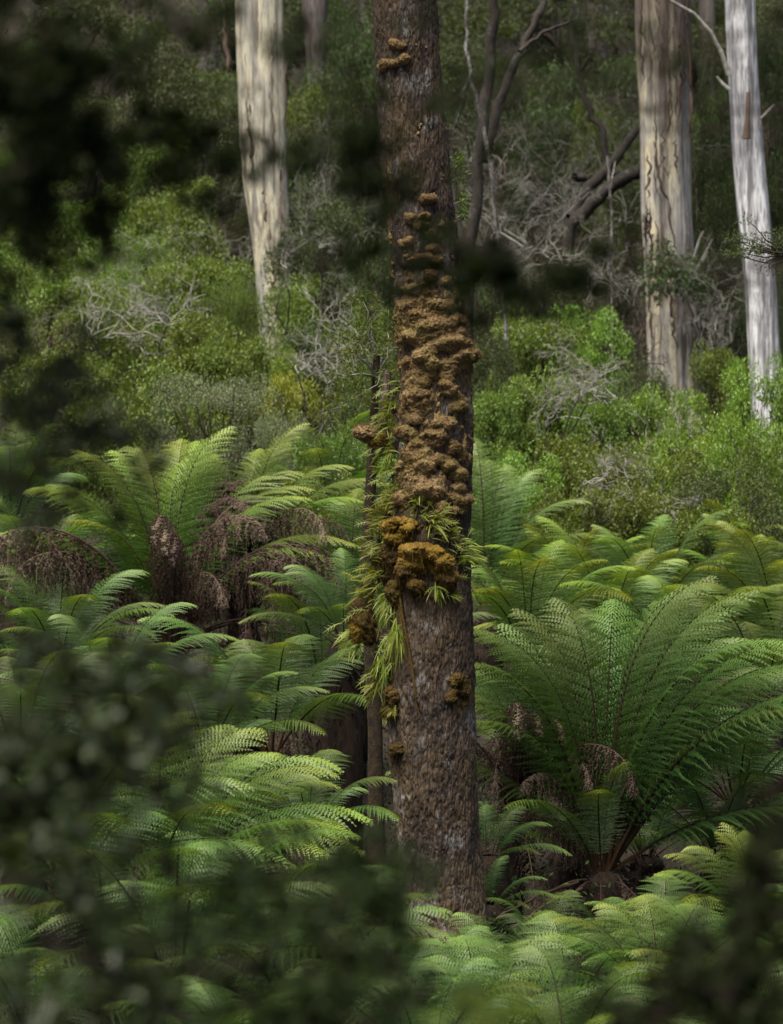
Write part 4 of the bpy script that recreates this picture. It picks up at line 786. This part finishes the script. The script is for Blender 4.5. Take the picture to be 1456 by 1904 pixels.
bare(1010, 430, 52, 240, 160, 'brownish leafless scrub between the mossy trunk and stringy gum', 44, sticks=([(972,460),(945,442),(925,430)], [(978,452),(955,438),(938,427)]))
bare(1120, 850, 38.5, 160, 120, 'thin leafless bush among shrubs above the right fern bank', 20)
bare(570, 430, 50, 120, 90, 'pale twiggy bush beside the right edge of the cream gum', 26)
bare(1190, 920, 37.5, 220, 100, 'sparse leafless bush in front of the leafy shrubs on the right', 20)

# ------------------------------------------------------------------ shrubs and understorey trees
G1 = 'shrubs between the ferns and the gum trees'
shrub(400, 690, 40, 320, 'grey', 'fine leaved grey-green shrub above the left tree fern', group=G1)
shrub(520, 760, 39, 180, 'grey', 'small grey-green shrub at the right end of the left tree fern', group=G1)
shrub(560, 690, 44, 170, 'yellow', 'yellow-green big leaved shrub between the grey-green shrub and the mossy trunk', group=G1)
shrub(320, 580, 46, 320, 'mid', 'rounded glossy green shrub behind the grey-green one', group=G1)
shrub(120, 640, 44, 320, 'mid', 'dark leafy shrub at the left edge above the blurred leaves', group=G1)
shrub(40, 560, 50, 280, 'brown', 'dry brownish shrub at the far left, halfway up', group=G1)
shrub(190, 510, 52, 240, 'mid', 'green shrub under the grey leafless tangle at the left', group=G1)
shrub(620, 800, 38, 220, 'mid', 'leafy green shrub just left of the moss covered stub', group=G1)
shrub(610, 600, 49, 240, 'olive', 'dull olive shrub behind the pale leafless bush left of the trunk', group=G1)
shrub(425, 500, 50, 150, 'feather', 'feathery green bush in front of the foot of the cream gum', group=G1)
shrub(1245, 712, 43, 190, 'bright', 'bright green rounded shrub in front of the stringy barked gum', group=G1)
shrub(1420, 655, 41, 230, 'bright', 'bright green shrub at the right edge in front of the white gum', group=G1)
shrub(1380, 760, 40, 200, 'bright', 'bright green shrub lower right, between the other two bright ones', group=G1)
shrub(985, 580, 47, 290, 'mid', 'leafy green bush right of the trunk behind the pale leafless bush', group=G1)
shrub(1090, 560, 50, 190, 'bright', 'light green bush in a gap below the dark hanging leaves', group=G1)
shrub(930, 720, 43, 200, 'mid', 'green bush touching the right side of the mossy trunk', group=G1)
shrub(1060, 800, 40, 260, 'mid', 'tangled leafy bush above the right fern bank, nearest the trunk', group=G1)
shrub(1200, 820, 39, 300, 'mid', 'wide leafy bush below the bright green rounded shrub', group=G1)
shrub(1360, 850, 38, 280, 'olive', 'darker leafy bush above the ferns at the right edge', group=G1)
shrub(690, 880, 39, 140, 'mid', 'green bush glimpsed behind the slim mossy stem', group=G1)
for a in [(250,660,42,260,'mid','leafy green shrub left of the grey-green one, in front of the rounded glossy shrub'),(60,760,41,260,'olive','dark olive shrub low at the left edge behind the blurred leaves'),
          (430,620,45,230,'mid','light green leafy shrub just above the grey-green shrub'),(500,640,47,170,'bright','fresh green shrub under the foot of the cream gum'),(650,700,42,150,'olive','olive bush between the yellow-green shrub and the slim mossy stem'),
          (580,860,37,200,'bright','fresh green low shrub behind the tips of the tall left tree fern'),(900,620,45,160,'olive','olive shrub hugging the right side of the mossy trunk'),(1010,690,43,240,'mid','loose green shrub under the pale leafless bush on the right'),
          (1130,740,42,230,'mid','green shrub between the pale leafless bush and the bright rounded shrub'),(960,830,39,200,'bright','fresh green shrub just above the upright far fern right of the trunk'),(1290,800,41,260,'bright','broad fresh green shrub below the bright rounded one'),
          (1440,800,39,180,'mid','leafy shrub at the right edge under the bright green ones'),(1150,900,37.5,260,'mid','low leafy shrub right behind the layered fern bank'),(1330,930,37.5,220,'mid','low leafy shrub behind the ferns near the right edge'),
          (1180,660,46,160,'olive','olive bush at the left foot of the stringy barked gum'),(1330,640,47,150,'mid','green bush between the feet of the two right gums'),(1000,900,38,180,'mid','low leafy shrub behind the rusty tipped fern'),
          (380,470,52,260,'mid','leafy shrub above the grey leafless tangle, left of the cream gum'),(560,500,52,190,'mid','leafy shrub right of the foot of the cream gum'),(90,460,54,260,'mid','leafy shrub at the left, half hidden by blurred dark leaves'),
          (680,560,46,130,'mid','leafy shrub at the left edge of the mossy trunk behind the slim stem')]: shrub(*a, group=G1)
for a in [(920,400,56,160,5,'brown','dry brown scrub right of the mossy trunk behind the lichen spotted stem'),(1010,250,66,220,7,'brown','dry brown tree behind the forked black tree'),(1080,440,57,200,5,'olive','olive bush below the dark fallen limbs'),
          (1150,200,70,160,8,'olive','olive tree left of the stringy barked gum'),(960,480,53,200,5,'olive','dim olive bush among the dry scrub'),(1340,330,60,140,6,'olive','olive tree low between the two right gums'),(560,250,62,180,8,'gum','drooping tree just right of the cream gum'),(1440,430,56,160,6,'gum','drooping tree behind the small leaved dark bough at the right')]: tall_tree(*a)
for a in [(1000,190,63,190,6,'gum','drooping leaved tree high behind the dry scrub, left of the fallen limbs'),(1095,170,65,150,7,'mid','muted green tree just above the dark fallen limbs'),(930,90,68,170,8,'gum','drooping tree behind the top of the forked black tree'),(570,150,70,180,8,'mid','muted green tree right of the upper cream gum'),(1330,170,66,130,7,'mid','muted green tree between the upper trunks of the two right gums'),(300,230,66,240,8,'mid','muted green tree at the upper left among dark blurred leaves')]: tall_tree(*a)
bare(940, 330, 55, 220, 220, 'grey-brown leafless scrub beside the lichen spotted stem', 44)
bare(1120, 470, 54, 180, 140, 'grey leafless scrub below the dark fallen limbs', 36)
bare(1050, 300, 62, 260, 260, 'fine pale twiggy scrub high between the forked black tree and the stringy gum', 60)
bare(600, 320, 60, 180, 260, 'fine pale twiggy scrub between the cream gum and the upper mossy trunk', 50)
bare(330, 480, 53, 260, 140, 'fine grey twigs above the shrubs left of the cream gum', 44)
bare(1340, 520, 53, 130, 200, 'fine brown twigs between the lower trunks of the two right gums', 36)
G2 = 'understorey trees on the hillside'
for a in [(345,320,58,270,7,'mid','bright leafy understorey tree left of the cream gum below the dark leaves'), (330,100,70,330,9,'olive','olive understorey tree high left, seen between dark blurred leaves'),
          (130,370,62,330,8,'mid','green understorey tree at the left, behind the blurred leaves'), (30,250,66,300,9,'feather','pale feathery tree at the left edge showing through the dark leaves'),
          (620,170,66,230,9,'olive','dark olive tree between the cream gum and the upper mossy trunk'), (600,330,58,240,7,'olive','dark understorey tree behind twiggy bush right of the cream gum'),
          (690,440,54,180,7,'gum','drooping leaved tree directly behind the left side of the mossy trunk'), (950,300,64,300,8,'brown','greyish brown dry tree right of the mossy trunk'),
          (1040,400,58,260,6,'brown','dry twiggy tree below the fallen limbs'), (1110,90,74,300,10,'gum','dark drooping leaved tree left of the upper stringy gum'), (1120,330,66,200,8,'olive','dim olive tree behind the fallen limbs'),
          (1315,50,63,170,11,'gum','green drooping leaved tree between the stringy gum and the white gum'), (1325,260,61,150,8,'gum','lower drooping tree between the stringy gum and the white gum'),
          (1450,20,62,190,11,'gum','green drooping tree right of the white gum at the top corner'), (1350,440,58,200,6,'olive','dim tree between the two right gums, low down'), (1450,300,60,150,8,'olive','dim olive tree at the right edge behind the white gum'),
          (880,480,55,180,6,'olive','dark tree close on the right of the mossy trunk'), (1160,530,54,200,5,'brown','dry brown bush at the foot of the stringy gum'), (240,420,56,260,6,'feather','feathery tree at the left in the middle distance'), (470,380,70,160,7,'olive','dark tree directly behind the cream gum'),
          (760,250,70,260,10,'olive','dark tree behind the upper mossy trunk'), (200,-40,84,420,12,'olive','tall dark tree at the top left'), (520,-60,88,380,13,'olive','tall dark tree at the top behind the cream gum'), (800,-60,86,400,13,'olive','tall dark tree at the top behind the mossy trunk'),
          (1060,-60,90,360,13,'gum','tall drooping tree at the top right of the mossy trunk'), (1300,-80,92,380,14,'olive','tall dark tree at the top behind the right gums'), (1480,-60,86,300,13,'olive','tall dark tree in the top right corner'), (20,60,80,320,11,'olive','tall dark tree in the top left corner'),
          (420,120,82,240,10,'olive','dark tree on the slope left of the cream gum'), (960,120,82,240,10,'olive','dark tree on the slope behind the forked black trunks'), (1240,240,76,240,9,'gum','drooping tree behind the stringy gum'),
          (660,20,78,200,10,'gum','drooping tree left of the top of the mossy trunk'), (880,60,76,200,10,'olive','dark tree right of the top of the mossy trunk'), (150,180,74,260,9,'olive','dark olive tree on the upper left slope')]:
    tall_tree(*a)
# right-hand bough with small dark leaves in front of the white gum
o = np.array([4.9, 29., 0]); o[2] = gz(4.9, 29); rt = thing('leaning_tree', 'tree outside the right edge with a small leaved dark bough crossing the white gum', 'tree', o); mb = MB(); br = MB(); rg = np.random.default_rng(31)
tube(br, crook([4.9, 29, o[2]-.2], [4.6, 29, 6.9], 14, .05, rng=rg), np.linspace(.12, .05, 14), 9)
C = [P(1360+rg.uniform(0, 110), 470+rg.normal()*22-(rg.uniform()*20), 29+rg.normal()*.15) for _ in range(26)]
for c in C: tube(br, crook(P(1470, 480, 29), c, 6, .08, rng=rg), np.linspace(.012, .003, 6), 4)
tube(br, crook([4.6, 29, 6.9], P(1470, 480, 29), 6, .05), np.linspace(.05, .014, 6), 6)
pts, d = clump_points(C, np.full((26, 3), [.12, .12, .05]), 1900, rg); leaves(mb, pts, .032, .014, d*.5, .8, 0, rg)
link('trunk', br.mesh('trunk', [M['stem']], off=o), rt); link('foliage', mb.mesh('foliage', [M['leaf_olive']], smooth=False, off=o), rt)

# ------------------------------------------------------------------ low undergrowth
rg = np.random.default_rng(99)
def cover(name, n, xr, yr, h, ll, lw, mat, seed, label):
    x = rg.uniform(*xr, n); y = rg.uniform(*yr, n); k = perlin(x*.6, y*.6, seed) > -.12; x, y = x[k], y[k]
    z = ground(x, y)+np.abs(rg.normal(size=len(x)))*h*(.6+perlin(x*.4, y*.4, seed+3))
    mb = MB(); leaves(mb, np.stack([x, y, z], 1), ll, lw, None, .9, 0, rg); o = link(name, mb.mesh(name, [M[mat]], smooth=False)); setting(o, 'stuff', label, 'undergrowth')
cover('undergrowth', 260000, (-15, 15), (16, 54), .40, .06, .032, 'herb', 2., 'low green leafy ground cover between the ferns')
cover('hillside_scrub', 100000, (-32, 32), (44, 125), .8, .20, .09, 'leaf_olive', 6., 'low dark scrub covering the hillside under the trees')
cover('leaf_litter', 90000, (-13, 13), (15, 44), .025, .09, .035, 'dead', 9., 'fallen brown leaves on the forest floor')

# ------------------------------------------------------------------ out of focus plants close to the camera
def near(name, label, cat, base_xy, top, clusters, mat, ll=.020, lw=.013, r0=.06, extra=None, nmul=3.1):
    K = .82; base_xy = (base_xy[0]*K, base_xy[1]*K); top = (top[0]*K, top[1]*K, CZ+(top[2]-CZ)*K); clusters = [(c[0], c[1], c[2]*K, c[3], c[4], c[5]) for c in clusters]
    rg = np.random.default_rng(int(abs(base_xy[0])*100)+len(clusters)); b = np.array([base_xy[0], base_xy[1], gz(*base_xy)]); o = thing(name, label, cat, b)
    br = MB(); fo = MB(); st = crook([b[0], b[1], b[2]-.1], top, 16, .04, rng=rg); tube(br, st, np.linspace(r0, r0*.5, 16), 9)
    for (px, py, Y, rx, ry, dens) in clusters:
        c = P(px, py, Y); R = np.array([rx, (rx+ry)*.5, ry])*Y/F
        s = st[np.argmin(np.linalg.norm(st-(c-[0, 0, .25]), axis=1))]
        bp = crook(s, c, 9, .07, .03, rg); tube(br, bp, np.linspace(min(.0035, r0*.12), .001, 9), 4)
        m = max(4, int(rx*ry/900)); sub = c+rg.normal(size=(m, 3))*R*.68
        for q in sub: tube(br, crook(c, q, 4, .15, rng=rg), np.linspace(.002, .0008, 4), 3)
        n = int(rx*ry*pi/(ll*lw*.5*(F/Y)**2)*dens*nmul)
        pts, d = clump_points(sub, R*rg.uniform(.15, .5, (m, 1))*np.ones(3), n, rg, .2); leaves(fo, pts, ll, lw, d*.5, .8, 0, rg)
    if extra is not None:
        C, R, n, l2 = extra
        for c in C: tube(br, crook(st[-1], c, 7, .1, .05, rg), np.linspace(r0*.3, .01, 7), 5)
        pts, d = clump_points(np.array(C), np.full((len(C), 3), R), n, rg); leaves(fo, pts, l2, l2*.6, d*.5, .8, 0, rg)
    link('branches', br.mesh('branches', [M['stem']], off=b), o); link('foliage', fo.mesh('foliage', [M[mat]], smooth=False, off=b), o)
shade_canopy = [[rg.uniform(-5, 4.5), rg.uniform(9.5, 16.5), rg.uniform(8.6, 12)] for _ in range(40)]+[[rg.uniform(-5, 4), rg.uniform(-3, 9), rg.uniform(6.2, 9)] for _ in range(46)]  # unseen overhead leaf clusters, added to shade the foreground and lower ferns
near('myrtle_tree', 'near black out of focus tree boughs hanging in from the upper left, with unseen shade canopy added', 'tree', (-2.4, 7.), (-2.2, 7., 6.6),
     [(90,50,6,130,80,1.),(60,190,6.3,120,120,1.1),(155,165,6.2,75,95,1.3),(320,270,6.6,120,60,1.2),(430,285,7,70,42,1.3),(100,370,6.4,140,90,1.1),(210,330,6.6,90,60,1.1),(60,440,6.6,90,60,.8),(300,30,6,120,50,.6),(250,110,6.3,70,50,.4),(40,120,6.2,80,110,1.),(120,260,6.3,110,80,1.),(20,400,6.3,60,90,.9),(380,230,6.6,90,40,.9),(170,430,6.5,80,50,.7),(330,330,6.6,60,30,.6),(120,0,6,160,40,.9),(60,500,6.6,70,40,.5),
      (30,320,6.,70,80,1.),(240,215,6.5,80,50,.8),(390,60,6.4,50,70,.6),(470,165,6.6,50,16,.14),(455,65,6.5,40,14,.12),(480,215,6.6,40,16,.18),(640,260,7,80,60,.4),(650,400,7,70,60,.35),(610,60,6.6,70,60,.4),(600,490,7,60,40,.4)], 'leaf_near', nmul=4.3, extra=(shade_canopy, .9, 42000, .09))
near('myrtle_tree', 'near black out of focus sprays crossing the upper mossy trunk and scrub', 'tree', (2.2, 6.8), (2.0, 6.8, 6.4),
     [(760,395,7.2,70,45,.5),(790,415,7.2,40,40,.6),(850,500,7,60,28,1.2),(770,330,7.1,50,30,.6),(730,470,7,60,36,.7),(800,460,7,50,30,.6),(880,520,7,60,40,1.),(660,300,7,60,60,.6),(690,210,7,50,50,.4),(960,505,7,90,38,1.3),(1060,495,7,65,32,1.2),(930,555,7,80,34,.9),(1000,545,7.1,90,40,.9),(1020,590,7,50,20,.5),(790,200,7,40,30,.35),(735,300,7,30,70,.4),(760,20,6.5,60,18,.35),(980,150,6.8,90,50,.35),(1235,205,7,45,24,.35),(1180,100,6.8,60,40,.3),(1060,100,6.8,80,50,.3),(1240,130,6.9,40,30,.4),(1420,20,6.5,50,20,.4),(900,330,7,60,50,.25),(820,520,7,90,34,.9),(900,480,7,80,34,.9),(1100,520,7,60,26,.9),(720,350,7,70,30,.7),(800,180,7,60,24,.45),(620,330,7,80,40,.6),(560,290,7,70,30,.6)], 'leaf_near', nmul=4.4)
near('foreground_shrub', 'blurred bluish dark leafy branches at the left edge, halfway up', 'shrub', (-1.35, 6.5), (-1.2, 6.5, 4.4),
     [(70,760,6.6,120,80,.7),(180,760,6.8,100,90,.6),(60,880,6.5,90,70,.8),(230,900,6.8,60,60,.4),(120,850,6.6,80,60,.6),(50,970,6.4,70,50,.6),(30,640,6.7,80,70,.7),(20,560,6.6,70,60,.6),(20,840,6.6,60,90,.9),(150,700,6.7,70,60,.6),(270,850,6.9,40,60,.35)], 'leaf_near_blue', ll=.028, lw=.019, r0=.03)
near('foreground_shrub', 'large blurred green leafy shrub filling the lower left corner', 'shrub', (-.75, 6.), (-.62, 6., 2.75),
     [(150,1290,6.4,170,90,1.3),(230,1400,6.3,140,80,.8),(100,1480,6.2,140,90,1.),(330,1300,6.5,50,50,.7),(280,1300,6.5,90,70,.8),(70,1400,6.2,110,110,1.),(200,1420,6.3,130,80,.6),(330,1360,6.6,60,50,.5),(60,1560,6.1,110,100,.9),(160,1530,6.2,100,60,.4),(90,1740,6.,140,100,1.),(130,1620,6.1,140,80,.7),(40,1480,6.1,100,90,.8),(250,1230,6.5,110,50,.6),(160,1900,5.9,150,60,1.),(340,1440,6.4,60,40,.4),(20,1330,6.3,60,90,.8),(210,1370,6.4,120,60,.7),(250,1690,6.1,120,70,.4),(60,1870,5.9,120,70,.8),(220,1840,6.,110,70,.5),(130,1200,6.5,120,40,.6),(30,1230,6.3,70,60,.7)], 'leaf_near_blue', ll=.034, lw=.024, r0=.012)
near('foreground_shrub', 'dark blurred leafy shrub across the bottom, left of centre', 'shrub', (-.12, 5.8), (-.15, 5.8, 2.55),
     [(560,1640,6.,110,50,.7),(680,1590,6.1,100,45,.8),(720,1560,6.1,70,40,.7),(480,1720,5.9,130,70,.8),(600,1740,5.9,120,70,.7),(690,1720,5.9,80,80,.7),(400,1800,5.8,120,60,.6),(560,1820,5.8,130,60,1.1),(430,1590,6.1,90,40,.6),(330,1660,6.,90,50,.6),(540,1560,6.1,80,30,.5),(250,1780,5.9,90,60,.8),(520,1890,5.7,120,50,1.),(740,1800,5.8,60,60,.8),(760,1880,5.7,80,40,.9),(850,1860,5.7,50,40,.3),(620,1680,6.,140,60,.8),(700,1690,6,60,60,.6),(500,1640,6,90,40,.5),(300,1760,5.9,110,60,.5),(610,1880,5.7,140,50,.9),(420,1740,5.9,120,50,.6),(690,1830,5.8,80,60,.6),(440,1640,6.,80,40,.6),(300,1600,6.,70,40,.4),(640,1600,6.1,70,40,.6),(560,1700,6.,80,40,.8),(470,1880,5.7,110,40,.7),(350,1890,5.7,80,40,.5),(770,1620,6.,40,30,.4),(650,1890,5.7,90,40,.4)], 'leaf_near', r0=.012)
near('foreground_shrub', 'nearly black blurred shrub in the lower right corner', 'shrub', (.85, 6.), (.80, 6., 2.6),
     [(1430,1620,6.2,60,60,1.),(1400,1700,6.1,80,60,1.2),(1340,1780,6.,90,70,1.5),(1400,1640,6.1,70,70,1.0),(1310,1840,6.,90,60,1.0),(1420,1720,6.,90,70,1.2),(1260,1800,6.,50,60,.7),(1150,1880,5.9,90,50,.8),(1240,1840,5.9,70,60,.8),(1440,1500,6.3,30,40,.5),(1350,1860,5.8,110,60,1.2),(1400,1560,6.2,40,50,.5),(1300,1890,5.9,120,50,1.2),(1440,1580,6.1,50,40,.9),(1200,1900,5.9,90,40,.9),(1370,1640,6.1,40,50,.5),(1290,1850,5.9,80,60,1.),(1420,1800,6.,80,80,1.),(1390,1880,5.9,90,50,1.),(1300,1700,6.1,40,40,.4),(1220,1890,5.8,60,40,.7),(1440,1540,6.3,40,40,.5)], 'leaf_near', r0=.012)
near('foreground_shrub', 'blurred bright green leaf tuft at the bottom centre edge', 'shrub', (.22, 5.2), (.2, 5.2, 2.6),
     [(930,1900,5.4,110,40,.8),(1000,1910,5.4,60,25,.6),(860,1915,5.3,60,25,.6)], 'leaf_mid', r0=.012)

# ------------------------------------------------------------------ light and camera
EL, AZ = 68., -35.
w = bpy.data.worlds.new('World'); sc.world = w; w.use_nodes = True; nt = w.node_tree
sky = nt.nodes.new('ShaderNodeTexSky'); sky.sky_type = 'NISHITA'; sky.sun_disc = False; sky.sun_elevation = radians(EL); sky.sun_rotation = radians(180-AZ); sky.dust_density = 4.; sky.air_density = 1.0; sky.ozone_density = .6
bg = nt.nodes['Background']; bg.inputs[1].default_value = .062; nt.links.new(sky.outputs[0], bg.inputs[0])
sl = bpy.data.lights.new('sun', 'SUN'); sl.energy = 4.6; sl.angle = radians(40); sl.color = (1., .93, .80); so = bpy.data.objects.new('sun', sl); COL.objects.link(so); so.rotation_euler = (radians(90-EL), 0, radians(AZ)); so.location = (-10, -10, 40)
cd = bpy.data.cameras.new('camera'); co = bpy.data.objects.new('camera', cd); COL.objects.link(co); co.location = (0, 0, CZ); co.rotation_euler = (pi/2, 0, 0)
cd.sensor_fit = 'VERTICAL'; cd.sensor_height = 36; cd.lens = 36*F/1904; cd.clip_end = 2000; cd.clip_start = .05
cd.dof.use_dof = True; cd.dof.focus_distance = 25.; cd.dof.aperture_fstop = cd.lens/1000/.038; cd.dof.aperture_blades = 0
sc.camera = co
sc.render.resolution_x, sc.render.resolution_y = 783, 1024
sc.view_settings.view_transform = 'Standard'; sc.view_settings.look = 'None'; sc.view_settings.exposure = 1.15; sc.view_settings.gamma = 1.
sc.render.engine = 'CYCLES'; sc.cycles.use_denoising = True; sc.cycles.max_bounces = 6; sc.cycles.diffuse_bounces = 3; sc.cycles.transmission_bounces = 4; sc.cycles.glossy_bounces = 2
